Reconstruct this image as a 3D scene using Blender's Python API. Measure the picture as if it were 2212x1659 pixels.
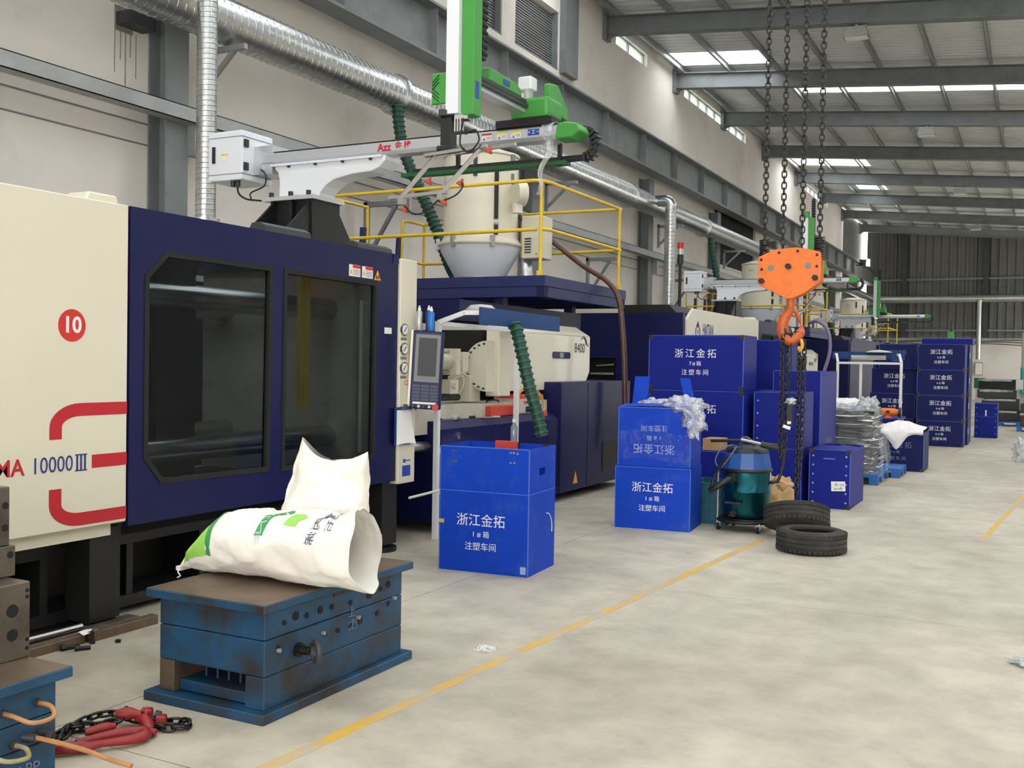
import bpy, bmesh, math, random
from mathutils import Vector, Matrix, noise as mnoise
for _o in list(bpy.data.objects): bpy.data.objects.remove(_o)
scene = bpy.context.scene
COL = scene.collection
PI = math.pi
random.seed(7)

# ------------------------------------------------------------------ camera
cam_d = bpy.data.cameras.new('camera'); cam = bpy.data.objects.new('camera', cam_d); COL.objects.link(cam)
YAW, PITCH, ROLL = 0.475517, -0.020799, 0.016732
_f = Vector((-math.sin(YAW)*math.cos(PITCH), math.cos(YAW)*math.cos(PITCH), math.sin(PITCH)))
_r = Vector((math.cos(YAW), math.sin(YAW), 0)); _u = _r.cross(_f)
_r2 = _r*math.cos(ROLL)+_u*math.sin(ROLL); _u2 = -_r*math.sin(ROLL)+_u*math.cos(ROLL)
cam.matrix_world = Matrix(((_r2.x,_u2.x,-_f.x,0),(_r2.y,_u2.y,-_f.y,0),(_r2.z,_u2.z,-_f.z,1.6),(0,0,0,1)))
cam_d.sensor_width = 36.0; cam_d.lens = 36.0*2210.35/2212; cam_d.clip_end = 400
scene.camera = cam

# ------------------------------------------------------------------ sky and exposure
world = bpy.data.worlds.new('overcast_sky'); scene.world = world; world.use_nodes = True
_bg = world.node_tree.nodes['Background']
_bg.inputs['Color'].default_value = (1.0, 0.98, 0.945, 1); _bg.inputs['Strength'].default_value = 5.0
scene.view_settings.view_transform = 'Standard'; scene.view_settings.look = 'None'
scene.view_settings.exposure = 0.56; scene.view_settings.gamma = 1.0
scene.view_settings.use_curve_mapping = False

# ------------------------------------------------------------------ materials
def lin(r, g, b):
    f = lambda c: (c/255/12.92) if c/255 <= 0.04045 else ((c/255+0.055)/1.055)**2.4
    return (f(r), f(g), f(b), 1)
MATS = {}
def mat(name, rgb, rough=0.5, metal=0.0, var=0.0, scale=4.0, bump=0.0, bscale=60.0, dirt=None, dscale=3.0, damt=0.5, spec=0.5, detail=5, coat=0.0, stretch=None, dmin=0.52):
    m = bpy.data.materials.new(name); m.use_nodes = True; MATS[name] = m
    nt = m.node_tree; N = nt.nodes; L = nt.links; b = N['Principled BSDF']
    col = lin(*rgb)
    b.inputs['Roughness'].default_value = rough; b.inputs['Metallic'].default_value = metal
    b.inputs['Specular IOR Level'].default_value = spec; b.inputs['Coat Weight'].default_value = coat
    tc = N.new('ShaderNodeTexCoord'); src = tc.outputs['Object']
    if stretch:
        mp = N.new('ShaderNodeMapping'); mp.inputs['Scale'].default_value = stretch; L.new(src, mp.inputs['Vector']); src = mp.outputs['Vector']
    cur = None
    if var > 0:
        n = N.new('ShaderNodeTexNoise'); n.inputs['Scale'].default_value = scale; n.inputs['Detail'].default_value = detail; L.new(src, n.inputs['Vector'])
        r = N.new('ShaderNodeValToRGB'); r.color_ramp.elements[0].position = 0.3; r.color_ramp.elements[1].position = 0.7
        r.color_ramp.elements[0].color = tuple(c*(1-var) for c in col[:3])+(1,); r.color_ramp.elements[1].color = tuple(min(1, c*(1+var)) for c in col[:3])+(1,)
        L.new(n.outputs['Fac'], r.inputs['Fac']); cur = r.outputs['Color']
    if dirt:
        n = N.new('ShaderNodeTexNoise'); n.inputs['Scale'].default_value = dscale; n.inputs['Detail'].default_value = 8; n.inputs['Roughness'].default_value = 0.65; L.new(src, n.inputs['Vector'])
        r = N.new('ShaderNodeMapRange'); r.inputs['From Min'].default_value = dmin; r.inputs['From Max'].default_value = dmin+0.2; r.inputs['To Max'].default_value = damt; L.new(n.outputs['Fac'], r.inputs['Value'])
        mx = N.new('ShaderNodeMix'); mx.data_type = 'RGBA'; L.new(r.outputs['Result'], mx.inputs['Factor'])
        if cur: L.new(cur, mx.inputs['A'])
        else: mx.inputs['A'].default_value = col
        mx.inputs['B'].default_value = lin(*dirt); cur = mx.outputs['Result']
    if cur: L.new(cur, b.inputs['Base Color'])
    else: b.inputs['Base Color'].default_value = col
    if bump > 0:
        n = N.new('ShaderNodeTexNoise'); n.inputs['Scale'].default_value = bscale; n.inputs['Detail'].default_value = 3; L.new(src, n.inputs['Vector'])
        bp = N.new('ShaderNodeBump'); bp.inputs['Strength'].default_value = bump; bp.inputs['Distance'].default_value = 0.02; L.new(n.outputs['Fac'], bp.inputs['Height']); L.new(bp.outputs['Normal'], b.inputs['Normal'])
    return m
def mat_film(name, rgb, body=0.15, gloss=0.25, rough=0.1, bump=0.6, bscale=14.0, stretch=None):
    """thin clear film: mostly see-through, some milky body, strong glints on the creases"""
    m = bpy.data.materials.new(name); m.use_nodes = True; MATS[name] = m
    nt = m.node_tree; N = nt.nodes; L = nt.links; N.remove(N['Principled BSDF']); out = N['Material Output']
    t = N.new('ShaderNodeBsdfTransparent'); t.inputs[0].default_value = (0.95, 0.96, 0.97, 1)
    d = N.new('ShaderNodeBsdfDiffuse'); d.inputs[0].default_value = lin(*rgb)
    g = N.new('ShaderNodeBsdfGlossy'); g.inputs['Roughness'].default_value = rough; g.inputs['Color'].default_value = (0.95, 0.96, 0.98, 1)
    m1 = N.new('ShaderNodeMixShader'); m1.inputs[0].default_value = body; L.new(t.outputs[0], m1.inputs[1]); L.new(d.outputs[0], m1.inputs[2])
    m2 = N.new('ShaderNodeMixShader'); m2.inputs[0].default_value = gloss; L.new(m1.outputs[0], m2.inputs[1]); L.new(g.outputs[0], m2.inputs[2]); L.new(m2.outputs[0], out.inputs['Surface'])
    tc = N.new('ShaderNodeTexCoord'); n = N.new('ShaderNodeTexNoise'); n.inputs['Scale'].default_value = bscale; n.inputs['Detail'].default_value = 4
    src = tc.outputs['Object']
    if stretch:
        mp = N.new('ShaderNodeMapping'); mp.inputs['Scale'].default_value = stretch; L.new(src, mp.inputs['Vector']); src = mp.outputs['Vector']
    L.new(src, n.inputs['Vector']); bp = N.new('ShaderNodeBump'); bp.inputs['Strength'].default_value = bump; bp.inputs['Distance'].default_value = 0.05
    L.new(n.outputs['Fac'], bp.inputs['Height']); L.new(bp.outputs['Normal'], g.inputs['Normal'])
    return m
def mat_glass(name, tint, gloss=0.08, haze=(60, 66, 70), hz=0.3, rough=0.05):
    m = bpy.data.materials.new(name); m.use_nodes = True; MATS[name] = m
    nt = m.node_tree; N = nt.nodes; L = nt.links; N.remove(N['Principled BSDF']); out = N['Material Output']
    t = N.new('ShaderNodeBsdfTransparent'); t.inputs[0].default_value = lin(*tint)
    d = N.new('ShaderNodeBsdfDiffuse'); d.inputs[0].default_value = lin(*haze)
    g = N.new('ShaderNodeBsdfGlossy'); g.inputs['Roughness'].default_value = rough
    m1 = N.new('ShaderNodeMixShader'); m1.inputs[0].default_value = hz; L.new(t.outputs[0], m1.inputs[1]); L.new(d.outputs[0], m1.inputs[2])
    m2 = N.new('ShaderNodeMixShader'); m2.inputs[0].default_value = gloss; L.new(m1.outputs[0], m2.inputs[1]); L.new(g.outputs[0], m2.inputs[2])
    L.new(m2.outputs[0], out.inputs['Surface']); return m
def mat_translucent(name, rgb, clear=0.35):
    m = bpy.data.materials.new(name); m.use_nodes = True; MATS[name] = m
    nt = m.node_tree; N = nt.nodes; L = nt.links; N.remove(N['Principled BSDF']); out = N['Material Output']
    t = N.new('ShaderNodeBsdfTransparent'); t.inputs[0].default_value = lin(*rgb)
    d = N.new('ShaderNodeBsdfTranslucent'); d.inputs[0].default_value = lin(*rgb)
    m1 = N.new('ShaderNodeMixShader'); m1.inputs[0].default_value = 1-clear; L.new(t.outputs[0], m1.inputs[1]); L.new(d.outputs[0], m1.inputs[2])
    L.new(m1.outputs[0], out.inputs['Surface']); return m
def mat_emit(name, rgb, s):
    m = bpy.data.materials.new(name); m.use_nodes = True; MATS[name] = m
    b = m.node_tree.nodes['Principled BSDF']; b.inputs['Base Color'].default_value = lin(*rgb); b.inputs['Emission Color'].default_value = lin(*rgb); b.inputs['Emission Strength'].default_value = s
    return m

mat('wall_paint', (222, 216, 208), 0.85, var=0.05, scale=0.6, dirt=(168, 162, 154), dscale=0.45, damt=0.45)
mat('wall_grime', (150, 140, 126), 0.9, var=0.25, scale=9)
mat('dark_sheet', (106, 107, 104), 0.6, metal=0.2, var=0.08, scale=1.5)
mat('roof_sheet', (222, 225, 225), 0.5, metal=0.05, var=0.06, scale=1.5)
mat('steel_grey', (122, 126, 128), 0.55, metal=0.1, var=0.08, scale=3, dirt=(90, 90, 88), dscale=2, damt=0.4)
mat('steel_light', (165, 168, 168), 0.45, metal=0.5, var=0.1, scale=3)
mat('steel_dark', (62, 65, 68), 0.5, metal=0.3, var=0.1, scale=3)
mat('rail_red', (135, 30, 34), 0.6, var=0.2, scale=10)
mat('galvanised', (196, 198, 198), 0.3, metal=1.0, var=0.12, scale=14, bump=0.12, bscale=25)
mat('cream', (222, 216, 196), 0.42, var=0.02, scale=1.2, coat=0.1)
mat('cream_dark', (198, 193, 176), 0.5, var=0.06, scale=3, dirt=(120, 112, 96), dscale=4, damt=0.4)
mat('navy', (15, 20, 72), 0.42, var=0.06, scale=2, spec=0.3)
mat('navy_deck', (20, 32, 88), 0.5, var=0.08, scale=3)
mat('black_paint', (17, 18, 19), 0.5, var=0.15, scale=5)
mat('black_rubber', (20, 20, 21), 0.75, var=0.2, scale=20, bump=0.1)
mat('black_plastic', (30, 31, 33), 0.45, var=0.1, scale=8)
mat('red_paint', (190, 28, 42), 0.45)
mat('red_print', (205, 48, 40), 0.6)
mat('white_print', (228, 232, 240), 0.6)
mat('faded_print', (150, 165, 215), 0.65)
mat('grey_print', (110, 115, 150), 0.6)
mat('navy_print', (40, 52, 120), 0.6)
mat('black_print', (35, 35, 38), 0.6)
mat('green_print', (60, 150, 80), 0.7)
mat('lime_print', (150, 205, 90), 0.7)
mat('paper', (236, 236, 232), 0.8, var=0.02)
mat('label_white', (232, 230, 224), 0.6)
mat('label_yellow', (228, 205, 60), 0.6)
mat('label_orange', (235, 160, 50), 0.6)
mat('label_blue', (38, 70, 160), 0.5)
mat('robot_white', (226, 229, 234), 0.38, var=0.02, scale=3, coat=0.15)
mat('robot_silver', (205, 208, 214), 0.28, metal=0.55)
mat('robot_green', (66, 148, 62), 0.42, var=0.04, scale=4)
mat('green_dark', (32, 92, 46), 0.5, var=0.1)
mat('yellow_paint', (226, 190, 52), 0.45, var=0.07, scale=6)
mat('hose_green', (22, 88, 66), 0.5, var=0.1, scale=12)
mat('hose_dark', (12, 56, 42), 0.5, var=0.1, scale=12)
mat('hose_brown', (88, 58, 48), 0.35, var=0.2, scale=9)
mat('hose_violet', (140, 130, 175), 0.4)
mat('hose_copper', (172, 122, 76), 0.5, var=0.2, scale=14)
mat('hose_tan', (150, 140, 105), 0.45, var=0.2, scale=14)
mat('box_blue', (10, 62, 182), 0.55, var=0.08, scale=2.5, dirt=(60, 92, 165), dscale=5, damt=0.5, spec=0.2)
mat('box_navy', (16, 30, 128), 0.55, var=0.06, scale=2.0, spec=0.2)
mat('box_deep', (18, 25, 82), 0.6, var=0.06, scale=2.0, spec=0.2)
mat('box_edge', (66, 108, 205), 0.5)
mat('board_blue', (16, 62, 118), 0.5, var=0.06, spec=0.3)
mat('mold_blue', (20, 70, 104), 0.5, var=0.2, scale=5, dirt=(40, 36, 30), dscale=3.5, damt=1.0, dmin=0.44)
mat('mold_steel', (112, 94, 78), 0.5, metal=0.4, var=0.2, scale=5, dirt=(78, 56, 42), dscale=4, damt=0.7)
mat('mold_grey', (98, 90, 80), 0.5, metal=0.4, var=0.18, scale=6, dirt=(56, 46, 38), dscale=4, damt=0.7, dmin=0.46)
mat('mold_rust', (104, 84, 66), 0.6, metal=0.2, var=0.25, scale=8, dirt=(34, 70, 92), dscale=5, damt=0.9, dmin=0.46)
mat('steel_bright', (190, 190, 188), 0.25, metal=1.0)
mat('sack_white', (236, 232, 224), 0.62, var=0.03, scale=6, bump=0.05, bscale=160)
mat('kraft', (190, 158, 112), 0.8, var=0.1, scale=6)
mat('cardboard', (176, 138, 100), 0.85, var=0.08, scale=5)
mat('orange_paint', (238, 118, 36), 0.42, var=0.03, scale=5, dirt=(190, 90, 40), dscale=6, damt=0.35)
mat('orange_worn', (196, 92, 38), 0.45, var=0.15, scale=8, dirt=(120, 60, 34), dscale=7, damt=0.6)
mat('chain_steel', (58, 56, 54), 0.35, metal=0.8, var=0.2, scale=30)
mat('red_hook', (140, 34, 36), 0.45, var=0.15, scale=14, dirt=(90, 30, 28), dscale=14, damt=0.5)
mat('rubber_tyre', (46, 44, 41), 0.8, var=0.2, scale=7, dirt=(92, 84, 74), dscale=5, damt=0.45)
mat('vac_teal', (22, 84, 92), 0.25, metal=0.85, var=0.06, scale=4)
mat('vac_blue', (42, 86, 156), 0.4, var=0.05)
mat('crate_teal', (24, 92, 104), 0.5, var=0.1)
mat('pallet_blue', (30, 96, 168), 0.5, var=0.08)
mat('screen_dark', (24, 30, 34), 0.35, spec=0.3)
mat('keypad', (60, 66, 92), 0.5)
mat('can_blue', (24, 120, 200), 0.3)
mat('can_silver', (186, 188, 190), 0.3, metal=0.4)
mat('can_navy', (30, 60, 120), 0.3)
mat('tool_red', (205, 70, 52), 0.5, var=0.05)
mat('tool_grey', (190, 188, 182), 0.5, var=0.05)
mat('teal_machine', (40, 160, 140), 0.5)
mat('lamp_white', (150, 150, 146), 0.5)
mat('rubber_red', (168, 62, 48), 0.5)
mat('hole_dark', (14, 14, 15), 0.8)
mat('red_glow', (190, 40, 40), 0.35)
mat('copper_tag', (214, 160, 70), 0.5)
mat('white_plastic', (222, 222, 224), 0.5, var=0.03)
mat_film('film_clear', (235, 238, 242), 0.004, 0.018, 0.06, 1.0, 9)
mat_film('film_bag', (232, 236, 242), 0.28, 0.22, 0.15, 0.7, 20)
mat_film('film_wrap', (224, 228, 234), 0.015, 0.13, 0.06, 1.0, 5.0, stretch=(1.2, 1.2, 7))
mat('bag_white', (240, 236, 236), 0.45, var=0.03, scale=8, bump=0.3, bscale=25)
mat_glass('guard_glass', (196, 202, 204), 0.016, (50, 55, 60), 0.10)
mat_translucent('skylight_sheet', (240, 246, 250), 0.45)
mat_glass('window_glass', (225, 232, 232), 0.05, (220, 228, 228), 0.15)
mat_emit('lamp_lit', (255, 246, 230), 14.0)
mat('bottle_clear', (120, 130, 140), 0.15, spec=0.8)

# ------------------------------------------------------------------ mesh builder
class MB:
    def __init__(s): s.v = []; s.f = []; s.s = []
    def add(s, vs, fs, smooth=False):
        o = len(s.v); s.v.extend([tuple(v) for v in vs])
        for f in fs: s.f.append(tuple(i+o for i in f)); s.s.append(smooth)
        return s
    def box(s, x0, x1, y0, y1, z0, z1):
        if x0 > x1: x0, x1 = x1, x0
        if y0 > y1: y0, y1 = y1, y0
        if z0 > z1: z0, z1 = z1, z0
        return s.add([(x0,y0,z0),(x1,y0,z0),(x1,y1,z0),(x0,y1,z0),(x0,y0,z1),(x1,y0,z1),(x1,y1,z1),(x0,y1,z1)],
              [(0,3,2,1),(4,5,6,7),(0,1,5,4),(1,2,6,5),(2,3,7,6),(3,0,4,7)])
    def obox(s, c, size, M=None):
        a, b, d = size[0]/2, size[1]/2, size[2]/2
        vs = [Vector(q) for q in ((-a,-b,-d),(a,-b,-d),(a,b,-d),(-a,b,-d),(-a,-b,d),(a,-b,d),(a,b,d),(-a,b,d))]
        if M is not None: vs = [M @ q for q in vs]
        c = Vector(c)
        return s.add([q+c for q in vs], [(0,3,2,1),(4,5,6,7),(0,1,5,4),(1,2,6,5),(2,3,7,6),(3,0,4,7)])
    def beam(s, p0, p1, w, h, up=(0,0,1)):
        p0, p1 = Vector(p0), Vector(p1); d = (p1-p0); L = d.length; d.normalize()
        u = Vector(up)
        if abs(d.dot(u)) > 0.98: u = Vector((0,1,0))
        r = d.cross(u).normalized(); u = r.cross(d)
        M = Matrix((r, d, u)).transposed()
        return s.obox((p0+p1)/2, (w, L, h), M)
    def prism(s, pts, axis, a, b):
        n = len(pts)
        def P(p, t):
            return (t, p[0], p[1]) if axis == 'x' else (p[0], t, p[1]) if axis == 'y' else (p[0], p[1], t)
        vs = [P(p, a) for p in pts]+[P(p, b) for p in pts]
        fs = [tuple(range(n)), tuple(range(2*n-1, n-1, -1))]+[(i, (i+1) % n, n+(i+1) % n, n+i) for i in range(n)]
        return s.add(vs, fs)
    def plate(s, outer, holes, axis, a, b):
        bm = bmesh.new(); es = []
        for loop in [outer]+holes:
            vv = [bm.verts.new((p[0], p[1], 0)) for p in loop]
            es += [bm.edges.new((vv[i], vv[(i+1) % len(vv)])) for i in range(len(vv))]
        bmesh.ops.triangle_fill(bm, edges=es, use_beauty=True, use_dissolve=False)
        bm.verts.index_update(); pts = [(v.co.x, v.co.y) for v in bm.verts]; tr = [tuple(v.index for v in f.verts) for f in bm.faces]; bm.free()
        def P(p, t):
            return (t, p[0], p[1]) if axis == 'x' else (p[0], t, p[1]) if axis == 'y' else (p[0], p[1], t)
        n = len(pts); s.add([P(p, a) for p in pts]+[P(p, b) for p in pts], tr+[tuple(i+n for i in reversed(t)) for t in tr])
        for loop in [outer]+holes:
            m = len(loop); s.add([P(p, a) for p in loop]+[P(p, b) for p in loop], [(i, (i+1) % m, m+(i+1) % m, m+i) for i in range(m)])
        return s
    def cyl(s, p0, p1, r0, r1=None, n=16, caps=True, smooth=True):
        r1 = r0 if r1 is None else r1
        p0, p1 = Vector(p0), Vector(p1); d = (p1-p0).normalized(); u = Vector((0,0,1)) if abs(d.z) < 0.9 else Vector((1,0,0))
        a = d.cross(u).normalized(); b = d.cross(a)
        c = [(math.cos(2*PI*i/n), math.sin(2*PI*i/n)) for i in range(n)]
        vs = [p0+a*(x*r0)+b*(y*r0) for x, y in c]+[p1+a*(x*r1)+b*(y*r1) for x, y in c]
        s.add(vs, [(i, (i+1) % n, n+(i+1) % n, n+i) for i in range(n)], smooth)
        if caps: s.add(vs, [tuple(range(n)), tuple(range(2*n-1, n-1, -1))])
        return s
    def tube(s, path, r, n=8, closed=False, smooth=True):
        P = [Vector(p) for p in path]; m = len(P); rs = r if isinstance(r, (list, tuple)) else [r]*m
        t0 = (P[1]-P[0]).normalized(); u = Vector((0,0,1)) if abs(t0.z) < 0.9 else Vector((1,0,0)); a = t0.cross(u).normalized()
        vs = []
        for i in range(m):
            if closed: t = (P[(i+1) % m]-P[i-1]).normalized()
            else: t = (P[min(i+1, m-1)]-P[max(i-1, 0)]).normalized()
            a = (a-t*a.dot(t)).normalized(); b = t.cross(a)
            vs += [P[i]+a*(math.cos(2*PI*k/n)*rs[i])+b*(math.sin(2*PI*k/n)*rs[i]) for k in range(n)]
        fs = []
        for i in range(m if closed else m-1):
            j = (i+1) % m
            fs += [(i*n+k, i*n+(k+1) % n, j*n+(k+1) % n, j*n+k) for k in range(n)]
        s.add(vs, fs, smooth)
        if not closed: s.add(vs, [tuple(range(n)), tuple(range((m-1)*n+n-1, (m-1)*n-1, -1))])
        return s
    def lathe(s, prof, c=(0,0,0), n=28, M=None, smooth=True, closed=False):
        c = Vector(c); vs = []
        for r, z in prof:
            for k in range(n):
                q = Vector((r*math.cos(2*PI*k/n), r*math.sin(2*PI*k/n), z))
                vs.append(c+(M @ q if M is not None else q))
        m = len(prof); fs = []
        for i in range(m if closed else m-1):
            j = (i+1) % m
            fs += [(i*n+k, i*n+(k+1) % n, j*n+(k+1) % n, j*n+k) for k in range(n)]
        s.add(vs, fs, smooth)
        if not closed:
            if prof[0][0] > 1e-4: s.add(vs[:n], [tuple(range(n-1, -1, -1))])
            if prof[-1][0] > 1e-4: s.add(vs[-n:], [tuple(range(n))])
        return s
    def grid(s, fn, nu, nv, smooth=True, wrapu=False):
        vs = [fn(i/(nu-(0 if wrapu else 1)), j/(nv-1)) for j in range(nv) for i in range(nu)]
        fs = []
        for j in range(nv-1):
            for i in range(nu if wrapu else nu-1):
                k = (i+1) % nu; fs.append((j*nu+i, j*nu+k, (j+1)*nu+k, (j+1)*nu+i))
        return s.add(vs, fs, smooth)
    def xf(s, M):
        s.v = [tuple(M @ Vector(v)) for v in s.v]; return s

def mesh_of(mb, name, material, bev=0.0, bseg=1, inv=None):
    me = bpy.data.meshes.new(name)
    vs = mb.v if inv is None else [tuple(inv @ Vector(v)) for v in mb.v]
    bm = bmesh.new(); bv = [bm.verts.new(v) for v in vs]
    for f, sm in zip(mb.f, mb.s):
        try: fc = bm.faces.new([bv[i] for i in f]); fc.smooth = sm
        except ValueError: pass
    if bev > 0:
        bmesh.ops.remove_doubles(bm, verts=bm.verts, dist=1e-5)
        bmesh.ops.recalc_face_normals(bm, faces=bm.faces)
        ed = [e for e in bm.edges if len(e.link_faces) == 2 and e.calc_face_angle(0) > 0.6]
        bmesh.ops.bevel(bm, geom=ed, offset=bev, segments=bseg, affect='EDGES', profile=0.6, clamp_overlap=True)
    bmesh.ops.recalc_face_normals(bm, faces=bm.faces)
    bm.to_mesh(me); bm.free()
    if material: me.materials.append(MATS[material])
    return me
def link(name, me, parent=None):
    o = bpy.data.objects.new(name, me); COL.objects.link(o); o.parent = parent; return o

class T:
    """a thing: an Empty at its base; parts are built in world coordinates (world=True) or in its own axes"""
    def __init__(s, name, label, cat, loc=(0,0,0), rz=0.0, group=None, kind=None):
        s.o = bpy.data.objects.new(name, None); COL.objects.link(s.o); s.o.empty_display_size = 0.2
        s.o.location = loc; s.o.rotation_euler = (0, 0, rz)
        s.M = Matrix.Translation(loc) @ Matrix.Rotation(rz, 4, 'Z'); s.I = s.M.inverted()
        if label: s.o['label'] = label
        if cat: s.o['category'] = cat
        if group: s.o['group'] = group
        if kind: s.o['kind'] = kind
    def part(s, name, mb, material, parent=None, world=True, bev=0.0, bseg=1, label=None):
        o = link(name, mesh_of(mb, name, material, bev, bseg, s.I if world else None), parent or s.o)
        if label: o['label'] = label
        return o
    def text(s, name, body, size, material, origin, right, up, parent=None, world=True, **k):
        me = text_mesh(body, size, material, **k)
        r = Vector(right).normalized(); u = Vector(up).normalized(); n = r.cross(u)
        M = Matrix(((r.x,u.x,n.x,origin[0]),(r.y,u.y,n.y,origin[1]),(r.z,u.z,n.z,origin[2]),(0,0,0,1)))
        if world: M = s.I @ M
        o = link(name, me, parent or s.o); o.matrix_local = M
        return o
_TXT = {}
def text_mesh(body, size, material, align='CENTER', spacing=1.0, sx=1.0, off=0.0, extrude=0.0005, italic=False):
    key = (body, size, material, align, spacing, sx, off)
    if key in _TXT: return _TXT[key]
    c = bpy.data.curves.new('lettering', 'FONT'); c.body = body; c.size = size; c.align_x = align; c.align_y = 'CENTER'
    c.space_character = spacing; c.offset = off; c.resolution_u = 3; c.extrude = extrude
    if italic: c.shear = 0.2
    o = bpy.data.objects.new('lettering', c); COL.objects.link(o)
    dg = bpy.context.evaluated_depsgraph_get(); me = bpy.data.meshes.new_from_object(o.evaluated_get(dg))
    bpy.data.objects.remove(o); bpy.data.curves.remove(c)
    if sx != 1.0:
        for v in me.vertices: v.co.x *= sx
    me.materials.clear(); me.materials.append(MATS[material]); me.name = 'lettering'; _TXT[key] = me
    return me
def single(name, mb, material, label, cat, group=None, bev=0.0, loc=None, kind=None, bseg=1):
    """a thing that is one mesh"""
    loc = loc or (0, 0, 0)
    o = link(name, mesh_of(mb, name, material, bev, bseg, Matrix.Translation(loc).inverted())); o.location = loc
    o['label'] = label; o['category'] = cat
    if group: o['group'] = group
    if kind: o['kind'] = kind
    return o
def struct(name, mb, material, label=None, parent=None, bev=0.0):
    o = link(name, mesh_of(mb, name, material, bev), parent)
    if parent is None: o['kind'] = 'structure'
    if label: o['label'] = label
    return o
def copy_tree(src, label=None, offset=(0,0,0), parent=None, shift=None):
    c = src.copy(); COL.objects.link(c); c.parent = parent
    if parent is None: c.location = Vector(src.location)+Vector(offset)
    if label: c['label'] = label
    for ch in src.children:
        k = copy_tree(ch, None, (0,0,0), c)
        if shift and ch.name.split('.')[0] in shift[0]: k.location = Vector(k.location)+Vector(shift[1])
    return c
def spl(pts, n=8):
    """Catmull-Rom through points"""
    P = [Vector(p) for p in pts]; P = [P[0]*2-P[1]]+P+[P[-1]*2-P[-2]]; out = []
    for i in range(1, len(P)-2):
        for k in range(n):
            t = k/n; a, b, c, d = P[i-1], P[i], P[i+1], P[i+2]
            out.append(0.5*((2*b)+(c-a)*t+(2*a-5*b+4*c-d)*t*t+(3*b-a-3*c+d)*t**3))
    out.append(P[-2]); return out
def RZ(a): return Matrix.Rotation(a, 3, 'Z')
def RX(a): return Matrix.Rotation(a, 3, 'X')
def RY(a): return Matrix.Rotation(a, 3, 'Y')
def M4(loc, M3=None):
    return Matrix.Translation(loc) @ (M3.to_4x4() if M3 is not None else Matrix.Identity(4))

# ================================================================== THE SETTING
# floor: concrete with expansion joints as recesses between slabs, yellow lane lines
def floor_material():
    m = bpy.data.materials.new('concrete'); m.use_nodes = True; nt = m.node_tree; N = nt.nodes; L = nt.links; b = N['Principled BSDF']
    tc = N.new('ShaderNodeTexCoord')
    n1 = N.new('ShaderNodeTexNoise'); n1.inputs['Scale'].default_value = 0.55; n1.inputs['Detail'].default_value = 6; n1.inputs['Roughness'].default_value = 0.6
    mp = N.new('ShaderNodeMapping'); mp.inputs['Scale'].default_value = (1.0, 0.55, 1); L.new(tc.outputs['Object'], mp.inputs['Vector'])
    n2 = N.new('ShaderNodeTexNoise'); n2.inputs['Scale'].default_value = 3.2; n2.inputs['Detail'].default_value = 9; n2.inputs['Roughness'].default_value = 0.68
    n3 = N.new('ShaderNodeTexNoise'); n3.inputs['Scale'].default_value = 60; n3.inputs['Detail'].default_value = 3
    n4 = N.new('ShaderNodeTexNoise'); n4.inputs['Scale'].default_value = 1.7; n4.inputs['Detail'].default_value = 10; n4.inputs['Roughness'].default_value = 0.72
    L.new(mp.outputs['Vector'], n1.inputs['Vector'])
    for n in (n2, n3, n4): L.new(tc.outputs['Object'], n.inputs['Vector'])
    r = N.new('ShaderNodeValToRGB'); e = r.color_ramp.elements; e[0].position = 0.32; e[0].color = lin(166, 158, 143); e[1].position = 0.68; e[1].color = lin(204, 196, 179)
    L.new(n1.outputs['Fac'], r.inputs['Fac'])
    r2 = N.new('ShaderNodeValToRGB'); e = r2.color_ramp.elements; e[0].position = 0.3; e[0].color = (0.74, 0.73, 0.72, 1); e[1].position = 0.62; e[1].color = (1.07, 1.07, 1.06, 1); L.new(n2.outputs['Fac'], r2.inputs['Fac'])
    mx = N.new('ShaderNodeMix'); mx.data_type = 'RGBA'; mx.blend_type = 'MULTIPLY'; mx.inputs['Factor'].default_value = 1; L.new(r.outputs['Color'], mx.inputs['A']); L.new(r2.outputs['Color'], mx.inputs['B'])
    r3 = N.new('ShaderNodeValToRGB'); e = r3.color_ramp.elements; e[0].position = 0.66; e[0].color = (1, 1, 1, 1); e[1].position = 0.78; e[1].color = (0.62, 0.6, 0.58, 1); L.new(n4.outputs['Fac'], r3.inputs['Fac'])
    mx2 = N.new('ShaderNodeMix'); mx2.data_type = 'RGBA'; mx2.blend_type = 'MULTIPLY'; mx2.inputs['Factor'].default_value = 1; L.new(mx.outputs['Result'], mx2.inputs['A']); L.new(r3.outputs['Color'], mx2.inputs['B'])
    L.new(mx2.outputs['Result'], b.inputs['Base Color'])
    rr = N.new('ShaderNodeMapRange'); rr.inputs['To Min'].default_value = 0.42; rr.inputs['To Max'].default_value = 0.68; L.new(n2.outputs['Fac'], rr.inputs['Value']); L.new(rr.outputs['Result'], b.inputs['Roughness'])
    bp = N.new('ShaderNodeBump'); bp.inputs['Strength'].default_value = 0.06; bp.inputs['Distance'].default_value = 0.01; L.new(n3.outputs['Fac'], bp.inputs['Height']); L.new(bp.outputs['Normal'], b.inputs['Normal'])
    MATS['concrete'] = m
floor_material()
mat('joint_dark', (120, 114, 106), 0.9)
mat('lane_yellow', (206, 166, 72), 0.7, var=0.08, scale=5, dirt=(176, 170, 158), dscale=3.5, damt=1.0, dmin=0.44)
floor = struct('floor', MB().box(-16, 12, -14, 64, -0.3, -0.012), 'joint_dark')
xs = [-16, -9.2, -6.5, -3.72, 2.2, 12]; ys = [-14, -8, -2.6, 2.955, 6.95, 11.0, 15.2, 20.4, 26, 32, 40, 50, 64]
for i in range(len(xs)-1):
    for j in range(len(ys)-1):
        g = 0.003
        struct('slab', MB().box(xs[i]+g, xs[i+1]-g, ys[j]+g, ys[j+1]-g, -0.012, 0.0), 'concrete', parent=floor)
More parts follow.
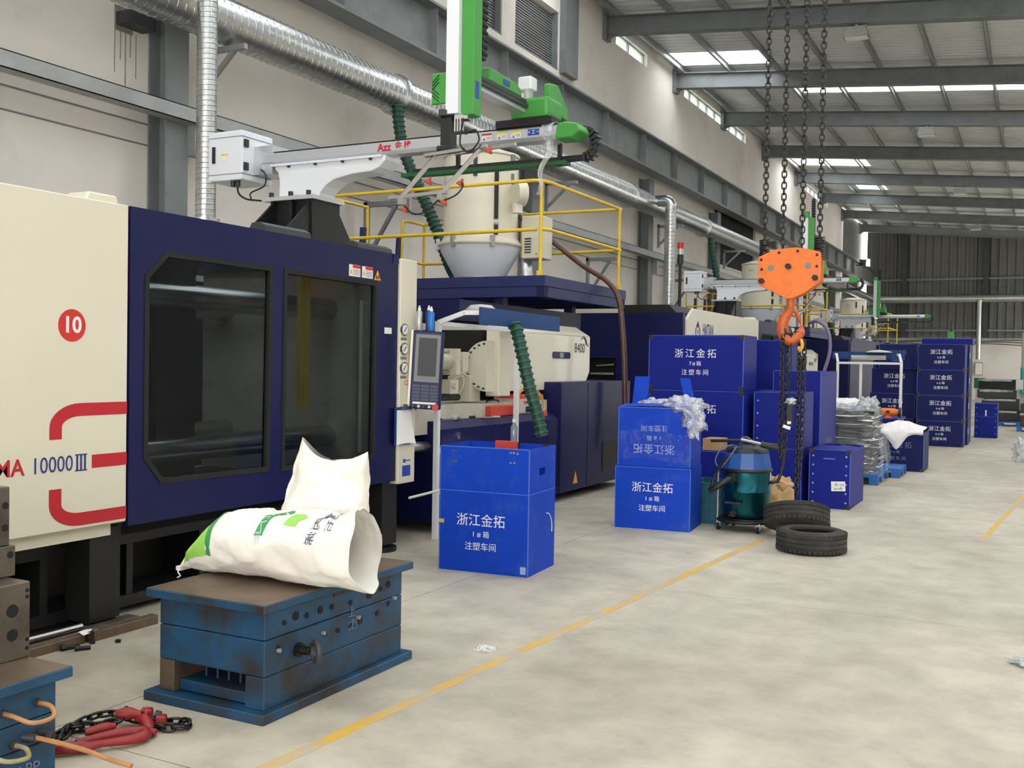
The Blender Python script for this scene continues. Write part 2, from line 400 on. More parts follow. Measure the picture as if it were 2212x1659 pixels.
def lane(p, q, w, dashes):
    d = (Vector(q)-Vector(p)); L = d.length; d.normalize(); n = Vector((-d.y, d.x, 0))
    for a, b in dashes:
        s0 = Vector(p)+d*a; s1 = Vector(p)+d*b
        m = MB(); m.add([s0-n*w/2, s1-n*w/2, s1+n*w/2, s0+n*w/2]+[v+Vector((0,0,0.0015)) for v in (s0-n*w/2, s1-n*w/2, s1+n*w/2, s0+n*w/2)], [(0,1,2,3),(4,5,6,7),(0,1,5,4),(1,2,6,5),(2,3,7,6),(3,0,4,7)])
        struct('lane_line', m, 'lane_yellow', parent=floor)
lane((-2.70, 2.3, 0), (-1.40, 22.5, 0), 0.07, [(0, 7.15), (12.4, 14.2), (19.2, 20.6)])
lane((-0.50, 9.8, 0), (0.0, 16.5, 0), 0.055, [(0.75, 6.5)])

# roof: falls away from the wall; corrugated sheets on purlins on beams, with translucent strips
def roof_z(x): return 9.72-0.09*(x+9.2)
mat('roof_far', (120, 122, 122), 0.55, metal=0.3, var=0.06, scale=1.5)
RX0, RX1 = -9.2, 11.0
SKY = [(29.1, 30.45, -6.3, RX1), (39.4, 40.7, -5.6, RX1), (26.0, 27.2, -8.9, -6.4), (40.2, 42.4, -8.9, -6.1), (18.0, 19.4, -8.9, RX1), (12.4, 13.8, -8.9, RX1), (7.2, 8.6, -8.9, RX1), (2.0, 3.4, -8.9, RX1), (-3.2, -1.8, -8.9, RX1), (23.6, 25.2, 1.2, RX1), (34.2, 35.8, 1.2, RX1), (44.6, 46.2, 1.2, RX1), (50.0, 51.4, 1.2, RX1), (56, 57.4, 1.2, RX1), (51.8, 53.0, -7.4, -6.0), (47.2, 48.3, -7.4, -6.2)]  # strips out of view are added to light the hall evenly
ceiling = T('ceiling', None, None, (0, 0, 9.0), kind='structure')
def corr(mb, y0, y1, x0, x1, per=0.26, dz=0.045, lift=0.14):
    n = max(1, round((y1-y0)/per)); p = (y1-y0)/n; prof = []
    for i in range(n):
        b = y0+i*p; prof += [(b, 0), (b+p*0.55, 0), (b+p*0.68, dz), (b+p*0.87, dz)]
    prof.append((y1, 0)); m = len(prof)
    vs = [(x0, y, roof_z(x0)+lift+z) for y, z in prof]+[(x1, y, roof_z(x1)+lift+z) for y, z in prof]
    mb.add(vs, [(i, i+1, m+i+1, m+i) for i in range(m-1)])
cuts = sorted(set([-14, 62.5]+[a for s in SKY for a in s[:2]]))
sheets = MB()
for a, b in zip(cuts[:-1], cuts[1:]):
    c = (a+b)/2; gaps = sorted([(s[2], s[3]) for s in SKY if s[0] <= c <= s[1]])
    x = RX0
    for g0, g1 in gaps:
        if g0 > x: corr(sheets, a, b, x, g0)
        x = max(x, g1)
    if x < RX1-0.01: corr(sheets, a, b, x, RX1)
ceiling.part('roof_sheet', sheets, 'roof_sheet')
for s in SKY:
    m = MB(); corr(m, s[0], s[1], s[2], s[3]); ceiling.part('skylight', m, 'skylight_sheet')
for y in (-3.5, 1.5, 6.6, 11.7, 17.0, 22.3, 27.4, 32.2, 37.6, 43.2, 48.8, 54.4, 60):
    m = MB()
    for zz, w, h in ((0.0, 0.26, 0.02), (-0.40, 0.26, 0.02), (-0.2, 0.014, 0.40)):
        z0, z1 = roof_z(-9.2)+zz-0.05, roof_z(RX1)+zz-0.05
        m.beam((-9.1, y, z0), (RX1, y, z1), w, h)
    b = ceiling.part('beam', m, 'steel_grey')
    z0 = roof_z(-9.1)-0.27
    ceiling.part('end_plate', MB().box(-9.2, -9.1, y-0.16, y+0.16, z0-0.3, z0+0.3).prism([(-9.1, z0-0.3), (-9.1, z0-0.18), (-8.85, z0-0.18)], 'y', y-0.01, y+0.01), 'steel_grey', parent=b)
x = -8.9; k = 0
while x < RX1:
    z = roof_z(x)+0.05
    m = MB().box(x-0.03, x+0.03, -14, 62, z-0.09, z-0.075).box(x-0.03, x-0.022, -14, 62, z-0.09, z+0.08).box(x-0.03, x+0.03, -14, 62, z+0.07, z+0.08)
    ceiling.part('purlin', m, 'steel_light'); x += 1.28

# long white wall on the left with clerestory openings under the eaves
CL = [(23.0, 25.2), (28.3, 35.2), (45.2, 50.6)]
CZ0, CZ1 = 9.28, 9.62
wall_left = T('wall_left', None, None, (-9.3, 20, 0), kind='structure')
outer = [(-14, 0), (54.6, 0), (54.6, 9.9), (-14, 9.9)]
holes = [[(a, CZ0), (b, CZ0), (b, CZ1), (a, CZ1)] for a, b in CL]
holes += [[(16.0, 7.79), (17.2, 7.79), (17.2, 9.0), (16.0, 9.0)], [(17.75, 7.79), (19.75, 7.79), (19.75, 9.0), (17.75, 9.0)]]
holes += [[(31.6, 4.85), (36.8, 4.85), (36.8, 6.6), (31.6, 6.6)]]
wall_left.part('wall_panel', MB().plate(outer, holes, 'x', -9.5, -9.2), 'wall_paint')
for i, (a, b) in enumerate(CL):
    w = T('window_%d' % (i+1), None, None, (-9.3, (a+b)/2, CZ0), kind='structure')
    w.part('frame', MB().box(-9.36, -9.3, a, b, CZ0, CZ0+0.03).box(-9.36, -9.3, a, b, CZ1-0.03, CZ1), 'steel_light')
    n = max(2, round((b-a)/0.9))
    for j in range(n):
        y0 = a+(b-a)*j/n; y1 = a+(b-a)*(j+1)/n
        w.part('pane', MB().box(-9.335, -9.33, y0+0.03, y1-0.03, CZ0+0.03, CZ1-0.03), 'window_glass')
        w.part('mullion', MB().box(-9.36, -9.3, y1-0.03, y1+0.03, CZ0, CZ1), 'steel_light')
def louvre(name, y0, y1, z0, z1, m_, step=0.055, depth=0.2):
    w = T(name, None, None, (-9.3, (y0+y1)/2, z0), kind='structure')
    w.part('frame', MB().box(-9.34, -9.22, y0, y0+0.04, z0, z1).box(-9.34, -9.22, y1-0.04, y1, z0, z1).box(-9.34, -9.22, y0, y1, z0, z0+0.04), 'steel_grey')
    w.part('backing', MB().box(-9.38, -9.36, y0, y1, z0, z1), m_)
    z = z0+0.05
    while z < z1-0.02:
        w.part('slat', MB().add([(-9.36, y0+0.04, z+0.045), (-9.33, y0+0.04, z), (-9.33, y1-0.04, z), (-9.36, y1-0.04, z+0.045), (-9.36, y0+0.04, z+0.053), (-9.33, y0+0.04, z+0.008), (-9.33, y1-0.04, z+0.008), (-9.36, y1-0.04, z+0.053)], [(0,1,2,3),(7,6,5,4),(0,1,5,4),(1,2,6,5),(2,3,7,6),(3,0,4,7)]), m_)
        z += step
louvre('window_4', 16.0, 17.2, 7.79, 9.0, 'steel_light')
louvre('window_5', 17.75, 19.75, 7.79, 9.0, 'steel_light')
# tall ventilation grille with upright bars
w6 = T('window_6', None, None, (-9.3, 34.2, 4.85), kind='structure')
w6.part('backing', MB().box(-9.46, -9.44, 31.6, 36.8, 4.85, 6.6), 'hole_dark')
for k in range(40):
    y = 31.7+k*0.128; w6.part('bar', MB().box(-9.34, -9.27, y, y+0.045, 4.87, 6.58), 'steel_dark')
w6.part('sill', MB().box(-9.34, -9.16, 31.5, 36.9, 4.80, 4.86), 'wall_paint')
wall_left.part('pilaster', MB().box(-9.2, -9.05, 19.8, 20.45, 7.75, 9.6), 'steel_grey')
wall_left.part('grime_patch', MB().box(-9.2, -9.196, 8.10, 8.36, 5.22, 5.5), 'wall_grime')
wall_left.part('beam_stub', MB().box(-9.2, -8.98, 8.12, 8.5, 5.28, 5.42), 'steel_dark')
for k, (dy, l) in enumerate(((0.0, 0.5), (0.08, 0.34), (0.15, 0.62), (0.22, 0.28), (0.30, 0.5))):
    wall_left.part('grime_streak', MB().box(-9.2, -9.197, 8.1+dy, 8.112+dy, 5.25-l, 5.25), 'wall_grime')
# columns (H section) under the crane runway
for y in (8.75, 12.6, 18.2, 24.9, 31.1, 38.9, 45.2, 51.4, 58):
    m = MB().box(-8.92, -8.90, y-0.17, y+0.17, 0, 6.35).box(-9.19, -9.17, y-0.17, y+0.17, 0, 6.35).box(-9.17, -8.92, y-0.01, y+0.01, 0, 6.35)
    if y == 12.6: continue
    c = wall_left.part('column', m, 'steel_grey')
    wall_left.part('base_plate', MB().box(-9.2, -8.8, y-0.25, y+0.25, 0, 0.02), 'steel_grey', parent=c)
# girt (channel) along the wall and two seams below
wall_left.part('girt', MB().box(-8.90, -8.72, -14, 54, 4.30, 4.31).box(-8.73, -8.72, -14, 54, 4.30, 4.47).box(-8.90, -8.72, -14, 54, 4.46, 4.47), 'steel_light')
for y in (8.95, 13.5, 18.4, 25.1, 31.3, 38.9): wall_left.part('girt_bracket', MB().box(-8.9, -8.78, y-0.04, y+0.04, 3.95, 4.30), 'steel_light')
for z in (4.27, 4.03): wall_left.part('seam_cover', MB().box(-9.2, -9.188, -14, 54, z-0.008, z+0.008), 'steel_grey')
# return of the wall beyond the white part, then the corrugated end wall
trim1 = struct('trim_1', MB().box(-9.5, -9.3, 54.6, 62, 0, 5.2).box(-9.5, -9.3, 55.6, 62, 5.2, 10), 'dark_sheet')
wall_back = T('wall_back', None, None, (0, 62, 0), kind='structure')
def corrv(x0, x1, z0, z1, y, per=0.42, d=0.07):
    n = round((x1-x0)/per); p = (x1-x0)/n; prof = []
    for i in range(n):
        b = x0+i*p; prof += [(b, y), (b+p*0.5, y), (b+p*0.6, y-d), (b+p*0.9, y-d)]
    prof.append((x1, y)); m = len(prof)
    return MB().add([(a, b, z0) for a, b in prof]+[(a, b, z1) for a, b in prof], [(i, i+1, m+i+1, m+i) for i in range(m-1)])
wall_back.part('cladding', corrv(-9.0, 11, 3.35, 10, 62), 'dark_sheet')
wall_back.part('masonry', MB().box(-9.3, 11, 61.8, 62.2, 0, 3.3), 'wall_paint')
wall_back.part('ledge', MB().box(-9.3, 11, 61.6, 61.8, 3.26, 3.36), 'steel_light')
for x in (-6.9, -2.7, 1.6): wall_back.part('column', MB().box(x-0.12, x+0.12, 61.55, 61.9, 3.4, 10), 'steel_dark')
for z in (6.6, 3.75): wall_back.part('girt', MB().box(-9, 11, 61.7, 61.86, z, z+0.1), 'steel_grey')
# unseen sides: right wall with a far opening added for light, gable behind the camera with an open gate sized for light
struct('wall_right', MB().box(11, 11.2, -14, 46, 0, 8.4).box(11, 11.2, 46, 60, 3.6, 8.4).box(11, 11.2, 60, 62, 0, 8.4), 'wall_paint')
struct('wall_front', MB().box(-9.5, -5.0, -14.2, -14, 0, 10).box(9.5, 11.2, -14.2, -14, 0, 10).box(-5.0, 9.5, -14.2, -14, 7.0, 10), 'wall_paint')

# crane runway girder on the columns
g = T('crane_runway_girder', 'grey crane runway girder with thin red rail along the white wall', 'girder', (-8.7, 20, 6.3))
m = MB().box(-8.94, -8.46, -14, 62, 7.14, 7.18).box(-8.72, -8.68, -14, 62, 6.42, 7.14).box(-8.88, -8.52, -14, 62, 6.37, 6.42)
g.part('web_and_flanges', m, 'steel_grey')
g.part('crane_rail', MB().box(-8.73, -8.66, -14, 62, 7.18, 7.26), 'rail_red')
y = 12.0
while y < 60:
    g.part('rail_clamp', MB().box(-8.66, -8.60, y, y+0.07, 7.18, 7.26), 'rail_red'); y += 1.5
y = 9.0
while y < 60:
    g.part('stiffener', MB().box(-8.68, -8.53, y, y+0.015, 6.42, 7.14), 'steel_grey'); y += 2.4

# ventilation duct of spiral galvanised tube on brackets
d = T('ventilation_duct', 'spiral galvanised ventilation duct on wall brackets with drop pipes', 'duct', (-8.5, 20, 5.2))
DX, DZ = -8.5, 5.5
def spiral_tube(p0, p1, r, pitch, ridge=0.006, n=20):
    p0, p1 = Vector(p0), Vector(p1); dirn = (p1-p0); L = dirn.length; dirn.normalize()
    m = MB().cyl(p0, p1, r, n=n)
    u = Vector((0,0,1)) if abs(dirn.z) < 0.9 else Vector((1,0,0)); a = dirn.cross(u).normalized(); b = dirn.cross(a)
    turns = L/pitch; k = int(turns*12); path = []
    for i in range(k+1):
        t = i/12; an = t*2*PI; path.append(p0+dirn*min(L, t*pitch)+a*math.cos(an)*r+b*math.sin(an)*r)
    m.tube(path, ridge, 4)
    return m
secs = [(-2.0, 5.0, 0.26), (5.0, 12.6, 0.26), (12.6, 22.2, 0.25), (22.2, 28.0, 0.245), (28.0, 36.0, 0.235), (36.0, 46.0, 0.225), (46.0, 60.9, 0.22)]
for a, b, r in secs:
    s_ = d.part('duct_section', spiral_tube((DX, a, DZ), (DX, b, DZ), r, 0.12 if a < 20 else 0.2, 0.011 if a < 20 else 0.008), 'galvanised')
    d.part('flange_ring', MB().cyl((DX, b-0.03, DZ), (DX, b+0.03, DZ), r+0.04, n=24), 'galvanised', parent=s_)
d.part('back_section', spiral_tube((DX, 60.9, DZ), (11, 60.9, DZ), 0.22, 0.3), 'galvanised')
# drop pipes
v = d.part('drop_pipe', spiral_tube((-8.0, 8.28, 2.6), (-8.0, 8.28, 5.5), 0.105, 0.055, 0.007, 16), 'galvanised')
d.part('elbow', MB().tube(spl([(-8.0, 8.28, 5.45), (-8.0, 8.28, 5.62), (-8.12, 8.28, 5.7), (-8.4, 8.28, 5.62)]), 0.105, 14), 'galvanised', parent=v)
d.part('collar', MB().cyl((-8.0, 8.28, 3.06), (-8.0, 8.28, 3.09), 0.15, n=20), 'galvanised', parent=v)
v = d.part('drop_pipe', spiral_tube((-7.95, 23.6, 2.4), (-7.95, 23.6, 5.35), 0.135, 0.09, 0.009, 14), 'galvanised')
d.part('elbow', MB().tube(spl([(-7.95, 23.6, 5.3), (-7.95, 23.6, 5.45), (-8.05, 23.6, 5.55), (-8.4, 23.6, 5.55)]), 0.135, 14), 'galvanised', parent=v)
v = d.part('drop_pipe', spiral_tube((-7.95, 38.6, 2.4), (-7.95, 38.6, 5.35), 0.12, 0.12, 0.005, 12), 'galvanised')
v = d.part('drop_pipe', spiral_tube((-2.95, 60.6, 2.2), (-2.95, 60.6, 5.4), 0.13, 0.2, 0.006, 12), 'galvanised')
for y in (9.1, 18.6, 25.4, 31.6, 39.3):
    m = MB().box(-8.9, -8.2, y-0.03, y+0.03, DZ-0.34, DZ-0.28).box(-8.9, -8.84, y-0.03, y+0.03, DZ-0.85, DZ-0.25).beam((-8.86, y, DZ-0.78), (-8.35, y, DZ-0.32), 0.05, 0.05)
    d.part('bracket', m, 'steel_light')
# triangular shelf brackets on the wall behind the machines
for y in (12.6, 21.0, 26.9):
    b = T('wall_bracket', {12.6: 'grey triangular wall bracket left of the tall white hopper', 21.0: 'grey triangular wall bracket seen through the yellow handrail end', 26.9: 'grey triangular wall bracket beside the narrow spiral drop pipe'}[y], 'bracket', (-8.8, y, 3.0), group='shelf brackets on the wall')
    b.part('upright', MB().box(-9.0, -8.94, y-0.04, y+0.04, 2.75, 3.95), 'steel_grey')
    b.part('arm', MB().box(-9.0, -8.3, y-0.04, y+0.04, 3.88, 3.95), 'steel_grey')
    b.part('brace', MB().beam((-8.96, y, 3.1), (-8.45, y, 3.88), 0.05, 0.05), 'steel_grey')
# high-bay lamps on the roof beams
def px_lamp(x, y, lab):
    t = T('high_bay_lamp', lab, 'lamp', (x, y, roof_z(x)-0.75), group='lamps under the roof beams')
    z = roof_z(x)-0.46
    t.part('bracket', MB().box(x-0.03, x+0.03, y-0.03, y+0.03, z-0.1, z).box(x-0.2, x+0.2, y-0.02, y+0.02, z-0.06, z-0.03), 'steel_light')
    t.part('housing', MB().prism([(x-0.26, z-0.28), (x+0.26, z-0.28), (x+0.2, z-0.1), (x-0.2, z-0.1)], 'y', y-0.16, y+0.16), 'lamp_white', bev=0.01)
    t.part('reflector', MB().box(x-0.22, x+0.22, y-0.13, y+0.13, z-0.29, z-0.28), 'label_white')
px_lamp(-3.55, 22.3, 'pale flood lamp on the nearest roof beam, beside the chains')
px_lamp(-3.1, 32.2, 'pale flood lamp on the third roof beam')
px_lamp(-2.9, 43.2, 'pale flood lamp on the fifth roof beam')
px_lamp(-2.9, 54.4, 'pale flood lamp on the farthest lit roof beam')

# ================================================================== INJECTION MOULDING MACHINES
PXF = -4.75          # plane of the long side guards
def rect(y0, y1, z0, z1): return [(y0, z0), (y1, z0), (y1, z1), (y0, z1)]
def inset(poly, d):
    c = Vector((sum(p[0] for p in poly)/len(poly), sum(p[1] for p in poly)/len(poly))); out = []; n = len(poly)
    for i in range(n):
        a, b, e = Vector(poly[i-1]), Vector(poly[i]), Vector(poly[(i+1) % n])
        n1 = Vector((-(b-a).y, (b-a).x)).normalized(); n2 = Vector((-(e-b).y, (e-b).x)).normalized()
        if n1.dot(c-b) < 0: n1 = -n1
        if n2.dot(c-b) < 0: n2 = -n2
        q = (n1+n2); k = d/(max(0.3, 1+n1.dot(n2))); out.append(tuple(b+q*k))
    return out
def make_machine():
    t = T('injection_moulding_machine', 'cream and navy injection moulding machine with red number 10 disc', 'machine', (-5.9, 5.0, 0), group='injection moulding machines in a row')
    X = PXF
    # cream side cover, chamfered at its far-left end
    side = t.part('side_cover', MB().prism([(-0.13, 0.63), (4.30, 0.63), (4.30, 2.48), (0.2, 2.48), (-0.13, 2.30)], 'x', X-0.05, X), 'cream', bev=0.006)
    t.part('lower_lip', MB().box(X-0.12, X-0.05, -0.05, 4.23, 0.555, 0.66), 'cream', parent=side)
    # body behind the cover, end plate with an opening
    t.part('clamp_housing', MB().box(-7.0, X-0.06, -0.08, 4.28, 0.62, 2.40), 'navy')
    t.part('end_plate', MB().plate([(-6.85, 0.1), (X-0.03, 0.1), (X-0.03, 2.40), (-6.85, 2.40)], [[(-6.35, 1.33), (-5.85, 1.33), (-5.85, 1.70), (-6.35, 1.70)]], 'y', -0.23, -0.12), 'navy')
    t.part('end_recess', MB().box(-6.4, -5.8, -0.12, -0.09, 1.3, 1.75), 'hole_dark')
    t.part('recess_pipe', MB().cyl((-6.3, -0.16, 1.45), (-5.9, -0.16, 1.45), 0.025, n=8).cyl((-6.2, -0.16, 1.58), (-5.9, -0.16, 1.6), 0.02, n=8), 'steel_bright')
    t.part('top_cover', MB().prism([(-6.75, 2.4), (X-0.18, 2.4), (X-0.30, 2.53), (-6.6, 2.53)], 'y', -0.1, 3.9), 'black_paint')
    t.part('top_rail', MB().box(-6.72, -5.85, -0.2, -0.12, 2.40, 2.48), 'cream')
    t.part('top_cap', MB().prism([(4.02, 2.47), (4.27, 2.47), (4.25, 2.53), (4.05, 2.53)], 'x', X-0.22, X-0.04), 'cream', bev=0.01)
    # navy guard with two windows
    W1 = [(4.43, 0.99), (4.566, 0.83), (5.546, 0.82), (5.565, 2.237), (4.593, 2.239), (4.43, 2.083)]
    W2 = [(5.685, 0.81), (6.817, 0.81), (6.828, 2.228), (5.692, 2.232)]
    gd = t.part('guard_door', MB().plate([(4.315, 0.60), (7.13, 0.60), (7.13, 2.48), (4.315, 2.48)], [W1, W2], 'x', X-0.045, X-0.002), 'navy')
    for Wn in (W1, W2):
        t.part('window_seal', MB().plate(inset(Wn, -0.004), [inset(Wn, 0.028)], 'x', X-0.04, X+0.004), 'black_rubber', parent=gd)
        t.part('pane', MB().prism(inset(Wn, 0.02), 'x', X-0.026, X-0.02), 'guard_glass', parent=gd)
    for y0 in (6.45, 6.62):
        lb = t.part('warning_label', MB().box(X-0.002, X+0.001, y0, y0+0.145, 2.25, 2.34), 'label_white', parent=gd)
        t.part('label_header', MB().box(X, X+0.002, y0+0.045, y0+0.145, 2.315, 2.338), 'red_print', parent=gd)
        t.part('label_symbol', MB().prism([(y0+0.008, 2.27), (y0+0.04, 2.27), (y0+0.024, 2.305)], 'x', X, X+0.002), 'label_orange', parent=gd)
        for k in range(4): t.part('label_line', MB().box(X, X+0.0018, y0+0.05, y0+0.135, 2.262+k*0.012, 2.266+k*0.012), 'grey_print', parent=gd)
    t.part('warning_triangle', MB().prism([(6.785, 2.245), (6.875, 2.245), (6.83, 2.325)], 'x', X-0.001, X+0.002), 'label_orange', parent=gd)
    t.part('warning_mark', MB().box(X+0.001, X+0.003, 6.81, 6.822, 2.252, 2.285).box(X+0.001, X+0.003, 6.838, 6.85, 2.252, 2.285).box(X+0.001, X+0.003, 6.80, 6.86, 2.264, 2.270), 'black_print', parent=gd)
    t.part('paper_tag', MB().box(X-0.001, X+0.002, 6.94, 7.04, 1.82, 1.87), 'label_white', parent=gd)
    t.part('latch_strip', MB().box(X-0.03, X+0.004, 7.05, 7.13, 2.40, 2.48), 'navy', parent=gd)
    # roller covers along the top of the guard
    t.part('cable_cover', MB().prism([(X-0.22, 2.48), (X-0.05, 2.48), (X-0.06, 2.53), (X-0.11, 2.555), (X-0.18, 2.55)], 'y', 5.55, 6.05), 'steel_dark')
    t.part('cable_cover', MB().prism([(X-0.2, 2.48), (X-0.04, 2.48), (X-0.05, 2.52), (X-0.1, 2.545), (X-0.16, 2.54)], 'y', 6.62, 7.1), 'steel_dark')
    # inside the guard
    t.part('back_guard', MB().box(-6.95, -6.9, 4.3, 7.2, 0.6, 2.3), 'black_paint')
    for z in (0.96, 2.02):
        for xx in (-5.32, -6.45): t.part('tie_bar', MB().cyl((xx, 4.28, z), (xx, 7.0, z), 0.09, n=16), 'steel_bright')
    t.part('moving_platen', MB().box(-6.7, -5.3, 5.02, 5.42, 0.65, 2.3), 'black_paint', bev=0.02)
    t.part('fixed_platen', MB().box(-6.75, -5.05, 6.95, 7.45, 0.6, 2.46), 'cream_dark', bev=0.02)
    t.part('roof_plate', MB().box(-6.95, X-0.06, 4.3, 5.2, 2.36, 2.42).box(-6.95, X-0.06, 6.55, 7.3, 2.36, 2.42), 'navy')
    t.part('bed', MB().box(-6.7, -5.0, 4.3, 7.5, 0.5, 0.62), 'black_paint')
    t.part('yellow_bar', MB().box(-4.92, -4.88, 6.04, 6.15, 1.23, 2.3).box(-4.88, -4.87, 6.075, 6.095, 1.23, 2.3), 'yellow_paint')
    t.part('white_bar', MB().box(-4.87, -4.84, 6.76, 6.84, 0.86, 2.08), 'cream')
    # gauge column with three dials
    gc = t.part('gauge_column', MB().box(X-0.07, X+0.02, 7.14, 7.39, 0.57, 2.45), 'cream', bev=0.006)
    for z in (1.86, 1.70, 1.54):
        t.part('gauge', MB().cyl((X+0.02, 7.193, z), (X+0.035, 7.193, z), 0.052, n=24), 'steel_bright', parent=gc)
        t.part('dial', MB().cyl((X+0.034, 7.193, z), (X+0.0375, 7.193, z), 0.041, n=24), 'label_white', parent=gc)
        t.part('needle', MB().beam((X+0.039, 7.173, z-0.018), (X+0.039, 7.208, z+0.022), 0.002, 0.006), 'black_print', parent=gc)
        t.part('name_plate', MB().box(X+0.02, X+0.0225, 7.148, 7.238, z-0.088, z-0.066), 'steel_grey', parent=gc)
    t.part('stamp', MB().plate(rect(7.22, 7.275, 1.40, 1.435), [rect(7.226, 7.269, 1.405, 1.43)], 'x', X+0.02, X+0.0215), 'red_print', parent=gc)
    t.part('blue_sticker', MB().box(X+0.02, X+0.0225, 7.2, 7.32, 0.63, 0.72), 'label_blue', parent=gc)
    t.part('info_label', MB().box(X+0.02, X+0.0215, 7.21, 7.25, 0.745, 0.775).box(X+0.02, X+0.0215, 7.26, 7.32, 0.755, 0.765), 'label_blue', parent=gc)
    # black bed frame under the guards
    fr = t.part('bed_frame', MB().box(-6.5, -5.0, -0.1, 7.3, 0.05, 0.12).box(-6.5, -5.0, -0.1, 7.3, 0.44, 0.56).box(-6.45, -5.35, -0.1, 7.3, 0.12, 0.44), 'black_paint')
    y = 0.2
    while y < 7.2: t.part('rib', MB().box(-5.35, -5.01, y, y+0.05, 0.12, 0.44), 'black_paint', parent=fr); y += 0.62
    for y in (7.04, 4.1, 0.9):
        ft = t.part('foot', MB().box(-5.02, -4.82, y, y+0.22, 0.06, 0.6), 'black_paint')
        t.part('foot_pad', MB().cyl((-4.92, y+0.11, 0), (-4.92, y+0.11, 0.035), 0.15, n=16).cyl((-4.92, y+0.11, 0.03), (-4.92, y+0.11, 0.07), 0.06, n=10), 'black_paint', parent=ft)
    # injection unit
    XI = -5.1
    cv = t.part('injection_cover', MB().prism([(9.55, 1.29), (11.86, 1.29), (12.06, 1.50), (12.06, 1.945), (9.55, 1.945)], 'x', XI-0.12, XI), 'cream', bev=0.008)
    t.part('cover_slope', MB().add([(XI, 9.55, 1.945), (XI, 12.06, 1.945), (XI-0.12, 11.87, 2.06), (XI-0.12, 9.55, 2.06), (XI-0.12, 9.55, 1.945), (XI-0.12, 12.06, 1.945)], [(0,1,2,3), (0,4,5,1), (0,3,4), (1,5,2), (3,2,5,4)]), 'cream', parent=cv)
    t.part('drive_housing', MB().box(XI-1.4, XI-0.3, 9.75, 11.9, 1.3, 1.95), 'black_paint')
    t.part('handle_slot', MB().prism([(10.95, 1.66), (11.42, 1.66), (11.44, 1.68), (11.44, 1.72), (11.42, 1.74), (10.95, 1.74), (10.93, 1.72), (10.93, 1.68)], 'x', XI, XI+0.006), 'navy', parent=cv)
    t.part('handle_latch', MB().box(XI+0.004, XI+0.014, 11.12, 11.22, 1.67, 1.73), 'steel_light', parent=cv)
    t.text('lettering', '8400', 0.17, 'black_print', (XI+0.002, 11.73, 1.79), (0,1,0), (0,0,1), parent=cv, sx=0.95)
    t.text('lettering', 'iii', 0.07, 'black_print', (XI+0.002, 11.98, 1.84), (0,1,0), (0,0,1), parent=cv)
    for k in range(6):
        a = math.radians(150-26*k); yy, zz = 11.84+0.10*math.cos(a), 1.84+0.09*math.sin(a); w = 0.004+0.0035*k
        t.part('logo_dash', MB().prism([(yy-w, zz-w*1.6), (yy+w, zz-w*1.2), (yy+w*0.8, zz+w*1.6), (yy-w*1.2, zz+w)], 'x', XI, XI+0.002), 'black_print', parent=cv)
    cp = t.part('carriage_plate', MB().box(-5.10, -4.94, 9.3, 9.56, 1.25, 1.97), 'cream', bev=0.01)
    for z in (1.58, 1.66): t.part('bolt', MB().cyl((-5.08, 9.28, z), (-5.08, 9.30, z), 0.014, n=8), 'black_print', parent=cp)
    t.part('flange_disc', MB().prism([(-5.0+0.26*math.cos(a), 1.56+0.26*math.sin(a)) for a in [PI/2+k*PI/20 for k in range(21)]], 'y', 9.14, 9.3), 'cream')
    for k in range(12):
        a = PI/2+(k+0.5)*PI/12; t.part('flange_bolt', MB().cyl((-5.0+0.23*math.cos(a), 9.12, 1.56+0.23*math.sin(a)), (-5.0+0.23*math.cos(a), 9.14, 1.56+0.23*math.sin(a)), 0.011, n=8), 'steel_dark')
    t.part('flange_foot', MB().prism([(-5.42, 1.20), (-5.16, 1.20), (-5.16, 1.45), (-5.3, 1.5), (-5.42, 1.45)], 'y', 9.08, 9.3), 'cream')
    t.part('barrel', MB().cyl((-5.85, 7.45, 1.6), (-5.85, 9.1, 1.6), 0.2, n=24), 'cream_dark')
    t.part('barrel_cover', MB().prism([(-6.2, 1.62), (-5.58, 1.62), (-5.58, 1.84), (-5.7, 1.96), (-6.08, 1.96), (-6.2, 1.84)], 'y', 7.45, 8.95), 'cream')
    for dx, z in ((-5.22, 1.60), (-6.45, 1.60)):
        c = t.part('shift_cylinder', MB().cyl((dx, 7.6, z), (dx, 8.78, z), 0.085, n=20), 'cream_dark')
        t.part('cylinder_head', MB().box(dx-0.12, dx+0.12, 7.55, 7.68, z-0.14, z+0.14), 'cream', parent=c); t.part('cylinder_cap', MB().box(dx-0.11, dx+0.11, 8.72, 8.80, z-0.13, z+0.13), 'cream', parent=c); t.part('piston_rod', MB().cyl((dx, 8.8, z), (dx, 9.05, z), 0.05, n=12), 'steel_bright', parent=c); t.part('rod_clevis', MB().box(dx-0.07, dx+0.07, 8.92, 9.03, z-0.1, z+0.1), 'cream', parent=c)
        for s1 in (-0.1, 0.1): t.part('tie_rod', MB().cyl((dx+0.02, 7.62, z+s1), (dx+0.02, 8.78, z+s1), 0.016, n=8), 'steel_bright', parent=c)
    t.part('heater_cover', MB().prism([(-6.2, 1.22), (-5.5, 1.22), (-5.42, 1.32), (-5.42, 1.46), (-6.2, 1.46)], 'y', 7.5, 8.7), 'cream_dark')
    t.part('guide_rod', MB().cyl((-5.3, 7.45, 1.24), (-5.3, 9.3, 1.24), 0.035, n=12), 'steel_dark')
    t.part('cable_carrier', MB().prism([(7.40, 1.20), (7.62, 1.16), (7.72, 1.24), (7.78, 1.50), (7.66, 1.54), (7.40, 1.54)], 'x', -5.0, -4.86), 'black_plastic', bev=0.015)
    t.part('bed_cream', MB().box(-6.6, -5.05, 7.46, 10.7, 0.92, 1.18), 'cream_dark')
